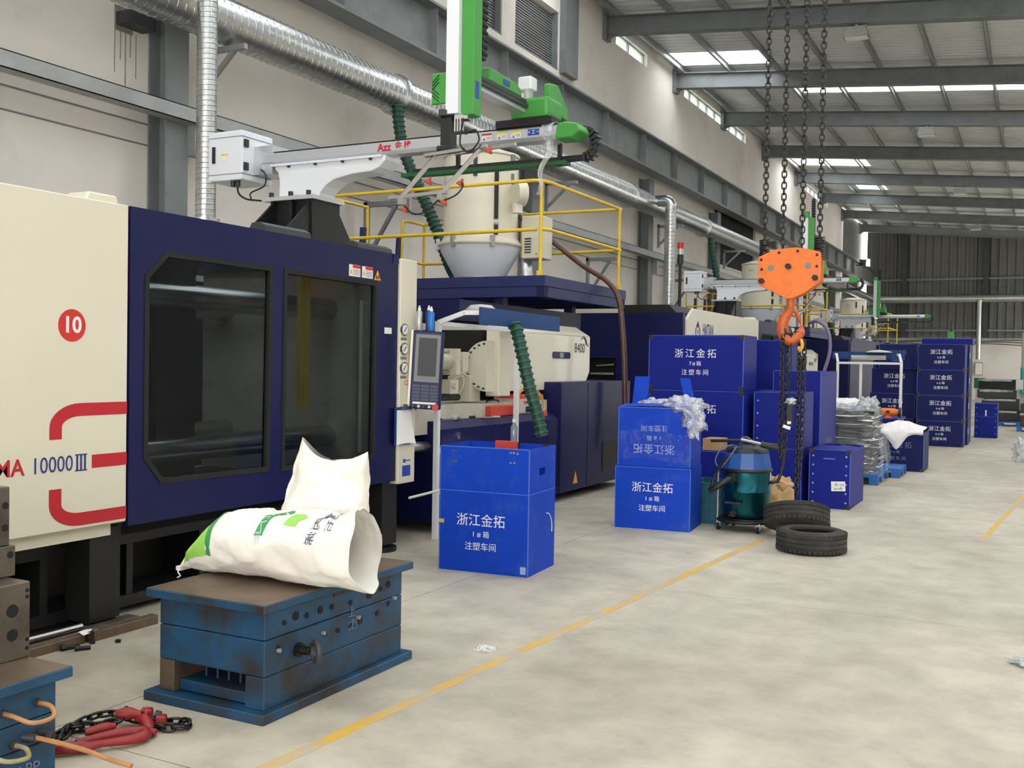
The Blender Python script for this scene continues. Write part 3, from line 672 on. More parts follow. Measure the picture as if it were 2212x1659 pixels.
    t.part('valve_block', MB().box(-5.35, -5.2, 8.75, 8.92, 1.28, 1.42).cyl((-5.18, 8.78, 1.36), (-5.14, 8.78, 1.36), 0.03, n=10).tube(spl([(-5.25, 8.9, 1.42), (-5.2, 8.98, 1.46), (-5.2, 9.02, 1.38), (-5.25, 9.02, 1.28)]), 0.014, 6), 'cream')
    # navy base cabinets under the injection unit
    bc = t.part('base_cabinet', MB().prism([(-6.6, 0.1), (-4.9, 0.1), (-4.9, 0.97), (-4.99, 1.04), (-6.6, 1.04)], 'y', 8.1, 12.0), 'navy')
    t.part('cabinet_lock', MB().cyl((-4.9, 8.4, 0.90), (-4.885, 8.4, 0.90), 0.035, n=16), 'steel_bright', parent=bc)
    for y in (9.1, 10.4): t.part('door_gap', MB().box(-4.9, -4.897, y, y+0.012, 0.12, 0.95), 'hole_dark', parent=bc)
    rc = t.part('rear_cabinet', MB().box(-6.6, -4.88, 10.72, 12.95, 0.1, 1.385), 'navy', bev=0.01)
    t.part('door_gap', MB().box(-4.88, -4.877, 11.5, 11.512, 0.12, 1.36), 'hole_dark', parent=rc)
    t.part('vent_grille', MB().box(-4.88, -4.872, 12.0, 12.45, 0.25, 0.62), 'black_paint', parent=rc)
    t.part('warning_tag', MB().prism([(11.1, 0.18), (11.22, 0.18), (11.16, 0.32)], 'x', -4.88, -4.874), 'label_orange', parent=rc)
    t.part('upper_housing', MB().box(-6.5, -5.6, 9.6, 12.9, 2.05, 2.28), 'navy')
    t.part('air_duct', MB().tube([(-5.3, 7.3, 0.82), (-5.1, 7.7, 0.82), (-5.05, 8.2, 0.80)], 0.05, 12), 'galvanised')
    t.part('floor_pipe', MB().tube([(-4.72, 7.3, 0.44), (-4.70, 7.8, 0.46), (-4.70, 8.3, 0.46)], 0.012, 6), 'cream')
    # operator panel hung on the gauge column, turned to the aisle
    R = RZ(math.radians(24)) @ RY(math.radians(2.5)); c0 = Vector((-4.60, 7.36, 1.525))
    def loc(a, b, c): return c0+R @ Vector((a, b, c))
    hm = t.part('control_panel', MB().obox(c0, (0.26, 0.10, 0.66), R), 'navy', bev=0.012, bseg=2)
    t.part('panel_side', MB().obox(loc(-0.135, 0.01, 0), (0.02, 0.12, 0.665), R), 'cream', parent=hm)
    t.part('screen_bezel', MB().obox(loc(0.005, -0.052, 0.10), (0.21, 0.006, 0.40), R), 'steel_grey', parent=hm)
    t.part('screen', MB().obox(loc(0.005, -0.056, 0.11), (0.155, 0.004, 0.32), R), 'screen_dark', parent=hm)
    for r_ in range(5):
        for c_ in range(3):
            t.part('key', MB().obox(loc(-0.075+c_*0.075, -0.053, -0.135-r_*0.028), (0.066, 0.004, 0.022), R), 'keypad', parent=hm)
    t.part('label_strip', MB().obox(loc(0, -0.052, -0.278), (0.2, 0.003, 0.018), R), 'label_white', parent=hm)
    for c_ in range(4): t.part('knob', MB().cyl(loc(-0.09+c_*0.045, -0.05, -0.306), loc(-0.09+c_*0.045, -0.07, -0.306), 0.012, n=10), 'steel_light' if c_ % 2 else 'black_plastic', parent=hm)
    t.part('stop_button', MB().cyl(loc(0.10, -0.05, -0.306), loc(0.10, -0.085, -0.306), 0.02, n=14).cyl(loc(0.10, -0.075, -0.306), loc(0.10, -0.095, -0.306), 0.028, n=14), 'red_paint', parent=hm)
    t.part('hinge_arm', MB().box(-4.76, -4.68, 7.34, 7.40, 1.35, 1.44).box(-4.76, -4.68, 7.34, 7.40, 1.64, 1.73), 'black_plastic', parent=hm)
    return t
M1 = make_machine()
# logo and name on the cream cover near its end, used where the cover's start is in view
def cover_logo(t, dy):
    X = PXF
    lg = t.part('maker_logo', MB().prism([(0.42+dy, 2.30), (0.50+dy, 2.22), (0.34+dy, 2.22)], 'x', X, X+0.002).prism([(0.42+dy, 1.96), (0.50+dy, 2.04), (0.34+dy, 2.04)], 'x', X, X+0.002).plate([(0.42+0.13*math.cos(a)+dy, 2.13+0.10*math.sin(a)) for a in [k*PI/8 for k in range(16)]], [[(0.42+0.10*math.cos(a)+dy, 2.13+0.075*math.sin(a)) for a in [k*PI/8 for k in range(16)]]], 'x', X, X+0.002), 'navy_print')
    t.text('lettering', 'HI', 0.1, 'navy_print', (X+0.002, 0.42+dy, 2.13), (0,1,0), (0,0,1), parent=lg)
    t.text('lettering', 'HAITIAN', 0.27, 'navy_print', (X+0.002, 0.98+dy, 2.16), (0,1,0), (0,0,1), parent=lg, sx=0.56, off=0.004)
    t.text('lettering', 'PLASTICS MACHINERY', 0.085, 'grey_print', (X+0.002, 1.08+dy, 1.98), (0,1,0), (0,0,1), parent=lg, sx=0.85)
cover_logo(M1, 0.0)
MP = 15.1
M2 = copy_tree(M1.o, 'navy and cream moulding machine with diamond logo behind the stacked blue cartons', (0, MP, 0))
M3 = copy_tree(M1.o, 'farthest moulding machine, mostly hidden behind the tall carton stacks', (0, 2*MP, 0))
for ch in list(M3.children):            # the last machine has a navy side cover and no maker's mark in view
    nm = ch.name.split('.')[0]
    if nm == 'side_cover': ch.data = ch.data.copy(); ch.data.materials.clear(); ch.data.materials.append(MATS['navy'])
    if nm == 'maker_logo':
        for g_ in list(ch.children): bpy.data.objects.remove(g_)
        bpy.data.objects.remove(ch)
# marks only on the first machine: number disc, red bars, type plate
X = PXF
dsc = M1.part('number_disc', MB().cyl((X, 3.91, 1.765), (X+0.002, 3.91, 1.765), 0.09, n=40), 'red_print')
M1.text('lettering', '10', 0.125, 'white_print', (X+0.003, 3.91, 1.765), (0,1,0), (0,0,1), parent=dsc, off=0.003)
def arc_bar(flip):
    cy, cz, e, ze = (3.97, 1.205, 1, 1.14) if not flip else (3.97, 0.78, -1, 0.868)
    def ell(ry, rz): return [(cy-ry*math.cos(k*PI/16), cz+e*rz*math.sin(k*PI/16)) for k in range(9)]
    o = [(cy-0.20, ze)]+ell(0.20, 0.13)+[(4.297, cz+e*0.13)]; i_ = [(cy-0.122, ze)]+ell(0.122, 0.058)+[(4.297, cz+e*0.058)]
    return MB().add([(X, p[0], p[1]) for p in o+i_]+[(X+0.002, p[0], p[1]) for p in o+i_], [q for k in range(len(o)-1) for q in ((k, k+1, len(o)+k+1, len(o)+k), (2*len(o)+k, 2*len(o)+k+1, 3*len(o)+k+1, 3*len(o)+k))])
M1.part('red_bar', arc_bar(False), 'red_paint'); M1.part('red_bar', arc_bar(True), 'red_paint')
M1.part('red_bar', MB().box(X, X+0.002, 4.05, 4.297, 0.965, 1.04), 'red_paint')
M1.text('lettering', 'MA', 0.125, 'red_paint', (X+0.002, 3.53, 1.0), (0,1,0), (0,0,1), off=0.002, sx=0.95)
M1.text('lettering', '10000', 0.125, 'navy_print', (X+0.002, 3.79, 1.0), (0,1,0), (0,0,1), sx=0.86)
m = MB()
for k in range(3): m.box(X, X+0.002, 3.945+k*0.026, 3.957+k*0.026, 0.96, 1.045)
m.box(X, X+0.002, 3.937, 4.017, 0.955, 0.962).box(X, X+0.002, 3.937, 4.017, 1.043, 1.05)
M1.part('numeral', m, 'navy_print')

# ---------------------------------------------------------------- service platforms with yellow handrails
def make_platform():
    t = T('service_platform', 'navy steel platform with yellow tube handrail above the nearest machine', 'platform', (-6.6, 11.8, 2.3), group='service platforms with yellow rails')
    t.part('deck', MB().box(-8.3, -5.01, 10.5, 13.06, 2.48, 2.60), 'navy_deck')
    t.part('edge_beam', MB().box(-8.3, -5.02, 10.51, 10.61, 2.36, 2.475).box(-5.12, -5.02, 10.51, 13.05, 2.36, 2.475).box(-8.3, -5.02, 12.95, 13.05, 2.36, 2.475), 'navy_deck')
    for y in (11.2, 11.9, 12.5): t.part('joist', MB().box(-8.2, -5.12, y, y+0.08, 2.38, 2.48), 'navy_deck')
    for x, y in ((-5.7, 10.75), (-5.7, 12.75), (-7.9, 10.75), (-7.9, 12.75)): t.part('leg', MB().box(x-0.06, x+0.06, y-0.06, y+0.06, 0 if x < -7 else 1.05, 2.38), 'navy_deck')
    r = 0.021
    t.part('rail', MB().tube(spl([(-8.18, 11.50, 3.05), (-8.18, 11.50, 3.62), (-8.18, 11.42, 3.68), (-8.18, 10.62, 3.68), (-8.10, 10.55, 3.68)], 5)+[Vector((-5.2, 10.55, 3.69)), Vector((-5.12, 10.6, 3.69)), Vector((-5.08, 10.72, 3.69)), Vector((-5.06, 12.95, 3.69))], r, 8), 'yellow_paint')
    t.part('rail', MB().tube([(-8.18, 10.55, 3.13), (-5.15, 10.55, 3.13)], r, 8), 'yellow_paint')
    t.part('rail', MB().tube([(-5.12, 10.58, 3.14), (-5.06, 10.75, 3.14), (-5.06, 12.95, 3.14)], r, 8), 'yellow_paint')
    t.part('rail', MB().tube(spl([(-6.55, 12.95, 2.6), (-6.55, 12.95, 3.5), (-6.50, 12.95, 3.66), (-6.38, 12.95, 3.69), (-5.06, 12.95, 3.69)], 5), r, 8), 'yellow_paint')
    t.part('rail', MB().tube([(-6.55, 12.95, 3.12), (-5.06, 12.95, 3.14)], r, 8), 'yellow_paint')
    for x, y in ((-5.11, 10.58), (-5.06, 12.9)): t.part('post', MB().cyl((x, y, 2.6), (x, y, 3.69), r, n=8).box(x-0.03, x+0.03, y-0.03, y+0.03, 2.6, 2.66), 'yellow_paint')
    t.part('post', MB().cyl((-8.18, 10.58, 2.6), (-8.18, 10.58, 3.68), r, n=8), 'yellow_paint')
    t.part('post', MB().cyl((-8.18, 11.5, 2.6), (-8.18, 11.5, 3.1), r, n=8), 'yellow_paint')
    # gate side with short rails
    t.part('rail', MB().tube(spl([(-8.18, 12.36, 2.6), (-8.18, 12.36, 3.5), (-8.18, 12.42, 3.60), (-8.18, 12.55, 3.62), (-8.18, 12.95, 3.62)], 5), r, 8), 'yellow_paint')
    t.part('rail', MB().tube([(-8.18, 12.95, 3.62), (-7.4, 12.97, 3.62)], r, 8), 'yellow_paint')
    t.part('rail', MB().tube([(-8.18, 12.36, 3.06), (-8.18, 12.95, 3.04), (-7.4, 12.97, 3.04)], r, 8), 'yellow_paint')
    t.part('post', MB().cyl((-8.18, 12.95, 2.6), (-8.18, 12.95, 3.62), r, n=8), 'yellow_paint')
    for y in (11.45, 12.33): t.part('ladder_rail', MB().beam((-8.32, y, 1.2), (-8.2, y, 3.4), 0.05, 0.1), 'navy_deck')
    return t
P1 = make_platform()
P2 = copy_tree(P1.o, 'navy platform with yellow handrail over the second machine, behind the orange hook', (0, MP, 0))
P3 = copy_tree(P1.o, 'distant yellow railed platform above the farthest machine', (0, 2*MP, 0))

# ---------------------------------------------------------------- hopper dryers
def make_hopper():
    cx, cy = -6.55, 11.75
    t = T('hopper_dryer', 'tall cream hopper dryer with conical base inside the nearest yellow rails', 'hopper', (cx, cy, 2.6), group='cream hopper dryers')
    t.part('drum', MB().lathe([(0.0, 4.30), (0.40, 4.30), (0.475, 4.26), (0.485, 4.22), (0.485, 3.22), (0.50, 3.19)], (cx, cy, 0), 40), 'cream')
    t.part('lid', MB().lathe([(0.50, 4.255), (0.50, 4.285), (0.27, 4.36), (0.0, 4.37)], (cx, cy, 0), 40), 'cream')
    t.part('seam_ring', MB().lathe([(0.50, 3.10), (0.56, 3.10), (0.56, 3.14), (0.52, 3.16), (0.50, 3.20)], (cx, cy, 0), 40), 'cream')
    t.part('cone', MB().lathe([(0.53, 3.10), (0.52, 3.04), (0.33, 2.70), (0.30, 2.66)], (cx, cy, 0), 40), 'robot_white')
    t.part('outlet', MB().lathe([(0.34, 2.70), (0.34, 2.60)], (cx, cy, 0), 24), 'steel_light')
    for an in (-100, -150, -45):
        a = math.radians(an); p = Vector((cx+0.555*math.cos(a), cy+0.555*math.sin(a), 0))
        t.part('clamp', MB().obox(p+Vector((0,0,3.13)), (0.05, 0.05, 0.14), RZ(a)), 'steel_light')
    for an, z0, z1 in ((-70, 3.95, 4.2), (-38, 3.42, 4.05), (-38, 3.22, 3.36)):
        a = math.radians(an); p = Vector((cx+0.492*math.cos(a), cy+0.492*math.sin(a), (z0+z1)/2))
        t.part('sight_glass', MB().obox(p, (0.03, 0.05, z1-z0), RZ(a)), 'black_plastic')
        t.part('sight_cap', MB().obox(p+Vector((0,0,(z1-z0)/2)), (0.034, 0.06, 0.03), RZ(a)), 'steel_bright')
    a = math.radians(-105); p = Vector((cx+0.492*math.cos(a), cy+0.492*math.sin(a), 4.13))
    t.part('sensor_box', MB().obox(p, (0.06, 0.11, 0.10), RZ(a)), 'cream', bev=0.008)
    # control cabinet and blower pipe at the side
    cb = t.part('control_cabinet', MB().box(-6.0, -5.72, 11.85, 12.2, 2.95, 3.5), 'cream', bev=0.01)
    for k in range(6): t.part('vent_slot', MB().box(-5.95, -5.86, 11.84, 11.85, 3.02+k*0.035, 3.035+k*0.035), 'black_print', parent=cb)
    t.part('warning_tag', MB().prism([(-5.80, 2.99), (-5.76, 2.99), (-5.78, 3.03)], 'y', 11.843, 11.85), 'label_orange', parent=cb)
    t.part('blower', MB().cyl((-5.98, 11.6, 3.75), (-5.9, 11.7, 3.75), 0.16, n=24).cyl((-5.95, 11.62, 3.5), (-5.95, 11.62, 3.62), 0.07, n=12), 'cream')
    t.part('air_pipe', MB().tube(spl([(-5.95, 11.95, 2.6), (-5.98, 11.95, 2.8), (-6.02, 12.0, 2.95)], 5), 0.09, 12), 'galvanised')
    t.part('valve_stack', MB().cyl((-5.96, 11.5, 4.05), (-5.96, 11.5, 4.22), 0.03, n=10).cyl((-5.96, 11.5, 3.85), (-5.96, 11.5, 3.98), 0.022, n=8), 'steel_grey')
    return t
H1 = make_hopper()
H2 = copy_tree(H1.o, 'cream hopper dryer partly behind the orange hook block', (0, MP, 0))
H3 = copy_tree(H1.o, 'small distant cream hopper dryer near the corrugated end wall', (0, 2*MP, 0))

# ================================================================== TAKE-OUT ROBOTS
CARR = {'carriage_base', 'carriage_cover', 'servo_motor', 'kick_beam', 'kick_cover', 'kick_rail', 'upright_profile', 'upright_cover', 'green_plate', 'signal_lamp', 'wrist', 'gripper_frame', 'suction_cup', 'air_line', 'cable_guide', 'axis_label', 'carriage_arm', 'lamp_pole'}
def make_robot():
    Y0, Y1 = 7.35, 7.53
    t = T('takeout_robot', 'white and green takeout robot on a black pedestal above the nearest machine', 'robot', (-5.98, 7.45, 2.5), group='white and green takeout robots')
    # pedestal with gussets running along the machine
    pd = t.part('pedestal', MB().box(-6.22, -6.19, 7.25, 7.65, 2.48, 3.02).box(-5.78, -5.75, 7.25, 7.65, 2.48, 3.02).box(-6.2, -5.77, 7.30, 7.33, 2.48, 3.02).box(-6.2, -5.77, 7.58, 7.61, 2.48, 3.02).box(-6.0, -5.97, 7.24, 7.3, 2.48, 3.02), 'black_paint')
    for xx in (-6.2, -5.78): t.part('gusset', MB().prism([(6.75, 2.48), (8.0, 2.48), (8.0, 2.52), (7.62, 3.0), (7.25, 3.0), (6.75, 2.56)], 'x', xx-0.012, xx+0.012), 'black_paint', parent=pd)
    t.part('top_flange', MB().box(-6.30, -5.72, 7.22, 7.68, 3.02, 3.055), 'robot_silver', parent=pd)
    for xx in (-6.22, -6.0, -5.8): t.part('bolt', MB().cyl((xx, 7.26, 3.05), (xx, 7.26, 3.1), 0.022, n=8), 'black_print', parent=pd)
    # cast bracket
    prof = [(-6.27, 3.375), (-5.05, 3.375), (-5.06, 3.33), (-5.12, 3.275), (-5.2, 3.245), (-5.4, 3.235), (-5.6, 3.20), (-5.70, 3.15), (-5.755, 3.09), (-5.765, 3.055), (-6.22, 3.055), (-6.215, 3.21), (-6.235, 3.30), (-6.27, 3.33)]
    br = t.part('bracket', MB().prism(prof, 'y', Y0+0.01, Y1+0.06), 'robot_white', bev=0.012, bseg=2)
    t.part('bracket_lip', MB().box(-6.30, -5.08, Y0-0.02, Y0+0.03, 3.355, 3.375), 'robot_white', parent=br)
    for xx in (-6.1, -5.8, -5.5, -5.2): t.part('bolt', MB().cyl((xx, Y0-0.005, 3.338), (xx, Y0-0.005, 3.358), 0.014, n=8), 'black_print', parent=br)
    # horizontal arm
    am = t.part('arm', MB().prism([(Y0, 3.40), (Y0+0.03, 3.375), (Y1-0.02, 3.375), (Y1, 3.39), (Y1, 3.475), (Y0+0.02, 3.485), (Y0, 3.47)], 'x', -6.42, -3.40), 'robot_silver')
    t.part('arm_belt', MB().box(-6.3, -3.42, Y0+0.03, Y1-0.02, 3.484, 3.50), 'black_rubber', parent=am)
    t.text('lettering', 'Azz', 0.09, 'red_paint', (-5.06, Y0-0.002, 3.432), (1,0,0), (0,0,1), parent=am, off=0.003)
    t.text('lettering', '金 柠', 0.07, 'red_paint', (-4.87, Y0-0.002, 3.437), (1,0,0), (0,0,1), parent=am, off=0.0015)
    for x0, mm in ((-4.10, 'red_print'), (-3.96, 'label_yellow'), (-3.83, 'label_yellow')):
        t.part('sticker', MB().box(x0, x0+0.09, Y0-0.002, Y0, 3.405, 3.465), 'label_white', parent=am)
        t.part('sticker_header', MB().box(x0, x0+0.09, Y0-0.003, Y0-0.001, 3.45, 3.465), mm, parent=am)
        t.part('sticker_mark', MB().prism([(x0+0.01, 3.41), (x0+0.035, 3.41), (x0+0.022, 3.435)], 'y', Y0-0.003, Y0-0.001).box(x0+0.045, x0+0.08, Y0-0.003, Y0-0.001, 3.42, 3.424).box(x0+0.045, x0+0.08, Y0-0.003, Y0-0.001, 3.43, 3.434), 'grey_print', parent=am)
    t.part('axis_plate', MB().box(-3.68, -3.58, Y0-0.002, Y0, 3.415, 3.465), 'label_blue', parent=am)
    t.text('lettering', '+ Z −', 0.042, 'white_print', (-3.63, Y0-0.003, 3.44), (1,0,0), (0,0,1), parent=am)
    t.part('end_cap', MB().prism([(-3.44, 3.37), (-3.30, 3.37), (-3.22, 3.42), (-3.25, 3.48), (-3.36, 3.50), (-3.42, 3.49)], 'y', Y0-0.012, Y1+0.01), 'robot_green', bev=0.01)
    # end loop of the cable chain and its green tray below
    arc = [(-3.34, 3.47)]+[(-3.27+0.085*math.cos(a), 3.36+0.105*math.sin(a)) for a in [PI/2-k*PI/8 for k in range(9)]]+[(-3.5, 3.252)]
    lk = t.part('cable_chain', MB().tube([(x, 7.58, z) for x, z in arc], 0.028, 6), 'black_plastic')
    for k in range(1, 10): t.part('chain_link', MB().obox((arc[k][0], 7.58, arc[k][1]), (0.02, 0.10, 0.066), RY(-(PI/2-(k-1)*PI/8)+PI/2)), 'black_plastic', parent=lk)
    t.part('cable_run', MB().box(-4.9, -3.45, 7.55, 7.61, 3.235, 3.27), 'black_plastic')
    t.part('cable_tray', MB().box(-5.0, -3.42, 7.52, 7.62, 3.205, 3.235), 'green_dark')
    for xx in (-4.45, -3.5): t.part('tray_hanger', MB().box(xx, xx+0.03, 7.53, 7.56, 3.2, 3.375), 'black_paint')
    # control box on the wall side
    cb = t.part('control_box', MB().box(-6.93, -6.52, 7.2, 7.62, 3.235, 3.69), 'robot_white', bev=0.015, bseg=2)
    [t.part('lid_groove', MB().box(-6.93, -6.515, 7.197, 7.6, z_, z_+0.006), 'grey_print', parent=cb) for z_ in (3.628, 3.29)]
    t.part('handle', MB().box(-6.87, -6.84, 7.185, 7.2, 3.40, 3.55), 'black_plastic', parent=cb)
    t.part('sticker', MB().box(-6.77, -6.69, 7.197, 7.2, 3.42, 3.48), 'label_white', parent=cb)
    t.part('sticker_header', MB().box(-6.77, -6.69, 7.196, 7.199, 3.465, 3.48), 'label_yellow', parent=cb)
    for z in (3.57, 3.36): t.part('hinge', MB().box(-6.52, -6.50, 7.22, 7.27, z-0.035, z+0.035), 'black_plastic', parent=cb)
    t.part('arm_joint', MB().box(-6.52, -6.3, 7.36, 7.6, 3.30, 3.56).cyl((-6.45, 7.34, 3.36), (-6.45, 7.36, 3.36), 0.05, n=14), 'robot_silver', parent=cb)
    t.part('cable', MB().tube(spl([(-6.62, 7.25, 3.23), (-6.6, 7.25, 3.12), (-6.5, 7.24, 3.06), (-6.38, 7.24, 3.04), (-6.28, 7.26, 3.03)]), 0.009, 6).tube(spl([(-6.42, 7.34, 3.34), (-6.33, 7.3, 3.28), (-6.34, 7.3, 3.18), (-6.48, 7.28, 3.12), (-6.46, 7.26, 3.06)]), 0.007, 6), 'black_rubber', parent=cb)
    for xx in (-6.66, -6.60): t.part('cable_gland', MB().cyl((xx, 7.24, 3.18), (xx, 7.24, 3.236), 0.022, n=10), 'black_plastic', parent=cb)
    # carriage and kick beam (along the machine, towards the guard side)
    t.part('carriage_base', MB().box(-3.98, -3.48, 7.36, 7.85, 3.50, 3.56), 'black_paint')
    t.part('carriage_cover', MB().box(-3.84, -3.50, 7.34, 7.62, 3.56, 3.72), 'robot_green', bev=0.03, bseg=2)
    t.part('carriage_arm', MB().prism([(7.5, 3.66), (7.86, 3.62), (7.86, 3.72), (7.66, 3.88), (7.5, 3.86)], 'x', -3.62, -3.56), 'robot_green', bev=0.01)
    sm = t.part('servo_motor', MB().box(-3.79, -3.67, 7.37, 7.49, 3.79, 3.90), 'robot_white', bev=0.01)
    t.part('motor_gearbox', MB().cyl((-3.73, 7.43, 3.70), (-3.73, 7.43, 3.79), 0.055, n=16), 'steel_light', parent=sm)
    t.part('motor_label', MB().box(-3.78, -3.73, 7.366, 7.371, 3.725, 3.765), 'label_white', parent=sm)
    t.part('kick_beam', MB().box(-3.80, -3.70, 6.38, 7.40, 3.60, 3.685), 'robot_silver')
    t.part('kick_rail', MB().box(-3.70, -3.675, 6.42, 7.4, 3.635, 3.66).box(-3.70, -3.69, 6.42, 7.4, 3.675, 3.70), 'steel_dark')
    t.part('kick_cover', MB().prism([(6.72, 3.70), (7.26, 3.70), (7.24, 3.76), (7.16, 3.79), (6.72, 3.80)], 'x', -3.79, -3.69), 'robot_green', bev=0.008)
    t.part('axis_label', MB().box(-3.69, -3.686, 6.94, 7.04, 3.725, 3.765), 'label_blue')
    t.part('green_plate', MB().box(-3.905, -3.76, 6.25, 6.27, 3.43, 3.65), 'robot_green', bev=0.006)
    gp = [o for o in t.o.children if o.name.startswith('green_plate')][-1]
    for k in range(3):
        for zz, s1 in ((3.56, 1), (3.52, -1)):
            t.part('slot', MB().beam((-3.895, 6.248, zz-s1*0.025*(1-k)), (-3.84, 6.248, zz+s1*0.05-s1*0.025*(1-k)), 0.004, 0.007, up=(0,1,0)), 'hole_dark', parent=gp)
    # upright arm (white profile with green cover)
    up = t.part('upright_profile', MB().box(-3.755, -3.655, 6.20, 6.30, 3.34, 4.62), 'robot_white')
    t.part('upright_cover', MB().box(-3.655, -3.555, 6.24, 6.36, 3.33, 4.60), 'robot_green', bev=0.006)
    t.part('upright_cap', MB().box(-3.765, -3.645, 6.18, 6.32, 4.60, 4.72), 'robot_green', parent=up)
    t.part('cable_guide', MB().box(-3.62, -3.56, 6.37, 6.43, 3.75, 5.0), 'black_plastic')
    cg = [o for o in t.o.children if o.name.startswith('cable_guide')][-1]
    for k in range(24): t.part('guide_link', MB().box(-3.628, -3.552, 6.363, 6.437, 3.78+k*0.05, 3.80+k*0.05), 'black_rubber', parent=cg)
    t.part('axis_label', MB().box(-3.56, -3.553, 6.27, 6.32, 3.45, 3.57), 'label_blue')
    t.part('lamp_pole', MB().cyl((-3.64, 6.46, 3.68), (-3.64, 6.46, 3.77), 0.012, n=8), 'robot_white')
    sl = t.part('signal_lamp', MB().cyl((-3.64, 6.46, 3.765), (-3.64, 6.46, 3.84), 0.03, 0.03, n=16), 'label_white')
    t.part('red_lens', MB().cyl((-3.64, 6.46, 3.84), (-3.64, 6.46, 3.895), 0.03, n=16), 'red_glow', parent=sl)
    t.part('lamp_cap', MB().cyl((-3.64, 6.46, 3.895), (-3.64, 6.46, 3.91), 0.03, 0.024, n=16), 'label_white', parent=sl)
    # wrist and suction gripper
    wr = t.part('wrist', MB().box(-3.81, -3.72, 6.22, 6.31, 3.12, 3.33).obox((-3.765, 6.25, 3.35), (0.11, 0.11, 0.05), RZ(0.3)).box(-3.83, -3.70, 6.2, 6.33, 3.085, 3.125), 'black_plastic', bev=0.008)
    for k in range(4): t.part('air_fitting', MB().cyl((-3.70+k*0.022, 6.24, 3.22), (-3.70+k*0.022, 6.24, 3.31), 0.008, n=6), 'steel_bright', parent=wr)
    t.part('valve_block', MB().obox((-3.66, 6.28, 3.33), (0.10, 0.08, 0.05), RZ(0.2)), 'steel_bright', parent=wr)
    # gripper frame hanging from the wrist
    top1, top2 = Vector((-3.92, 6.20, 3.06)), Vector((-3.42, 6.20, 3.09))
    bot1, bot2 = Vector((-4.08, 6.0, 2.74)), Vector((-3.62, 6.0, 2.755))
    gf = t.part('gripper_frame', MB().beam(top1, top2, 0.035, 0.022), 'steel_bright')
    t.part('cross_bar', MB().beam(top1+Vector((0.08, 0.28, 0.06)), top2+Vector((0.08, 0.28, 0.06)), 0.035, 0.022), 'steel_bright', parent=gf)
    t.part('cross_bar', MB().beam(bot1, bot2, 0.035, 0.022), 'steel_bright', parent=gf)
    t.part('frame_arm', MB().beam((-3.84, 6.21, 3.05), (-3.98, 6.0, 2.745), 0.028, 0.028), 'steel_bright', parent=gf)
    t.part('frame_arm', MB().beam((-3.48, 6.21, 3.07), (-3.65, 6.0, 2.755), 0.028, 0.028), 'steel_bright', parent=gf)
    t.part('clip', MB().box(-4.0, -3.95, 5.98, 6.02, 2.69, 2.735), 'steel_bright', parent=gf); t.part('clip', MB().box(-3.68, -3.64, 5.98, 6.02, 2.69, 2.745), 'steel_bright', parent=gf)
    for p in ((-3.93, 5.98, 2.655), (-3.62, 5.98, 2.685), (-3.56, 6.1, 2.83), (-3.82, 6.1, 2.86), (-3.40, 6.2, 3.06)):
        t.part('suction_cup', MB().lathe([(0.006, 0.03), (0.012, 0.012), (0.028, -0.008), (0.03, -0.02), (0.0, -0.014)], p, 14, M=RY(0.5)), 'rubber_red')
    t.part('air_line', MB().tube(spl([(-3.93, 5.97, 2.67), (-3.85, 5.95, 2.61), (-3.75, 5.95, 2.62), (-3.66, 5.97, 2.70)]), 0.006, 6).tube(spl([(-3.62, 5.97, 2.69), (-3.54, 6.0, 2.73), (-3.52, 6.05, 2.79), (-3.56, 6.1, 2.84)]), 0.006, 6).tube(spl([(-3.62, 6.22, 3.3), (-3.62, 6.18, 3.12), (-3.54, 6.16, 3.05), (-3.46, 6.16, 3.12), (-3.5, 6.18, 3.2), (-3.58, 6.18, 3.18)]), 0.006, 6), 'black_rubber')
    return t
R1 = make_robot()
R2 = copy_tree(R1.o, 'white and green takeout robot crossing behind the orange hook block', (-0.12, 14.7, 0.0), shift=(CARR, (-0.40, 0, 0)))
R3 = copy_tree(R1.o, 'distant white robot arm beyond the second yellow railed platform', (-0.12, 30.4, 0.0), shift=(CARR, (-1.2, 0, 0)))
up4 = T('robot_upright', 'thin green robot upright rising behind the tall carton stack', 'robot', (-1.9, 27.5, 0))
up4.part('green_profile', MB().box(-2.04, -1.9, 27.4, 27.54, 0, 2.55), 'robot_green')
up4.part('cable_guide', MB().box(-1.99, -1.93, 27.43, 27.5, 2.55, 2.82), 'black_plastic')
# rag tied round the arm end
rg = T('plastic_rag', 'torn clear plastic rag tied round the near robot arm end', 'rag', (-3.55, 7.4, 3.2))
m = MB()
def ragf(u, v):
    a = 2*PI*u; y = 7.44+0.115*math.cos(a); z = 3.432+0.085*math.sin(a); x = -3.56+0.10*v
    n = mnoise.noise(Vector((u*9, v*4, 2)))*0.02
    return (x+n, y+n*0.5-0.0, z+n)
m.grid(ragf, 26, 8, wrapu=True); rg.part('wrap', m, 'film_bag')
def tail(u, v):
    return (-3.50+0.05*(u-0.5)*(1.2-0.9*v)-0.09*v+0.02*math.sin(9*v), 7.36+0.03*math.sin(7*u+5*v), 3.36-0.42*v)
rg.part('tail', MB().grid(tail, 6, 16), 'film_bag')
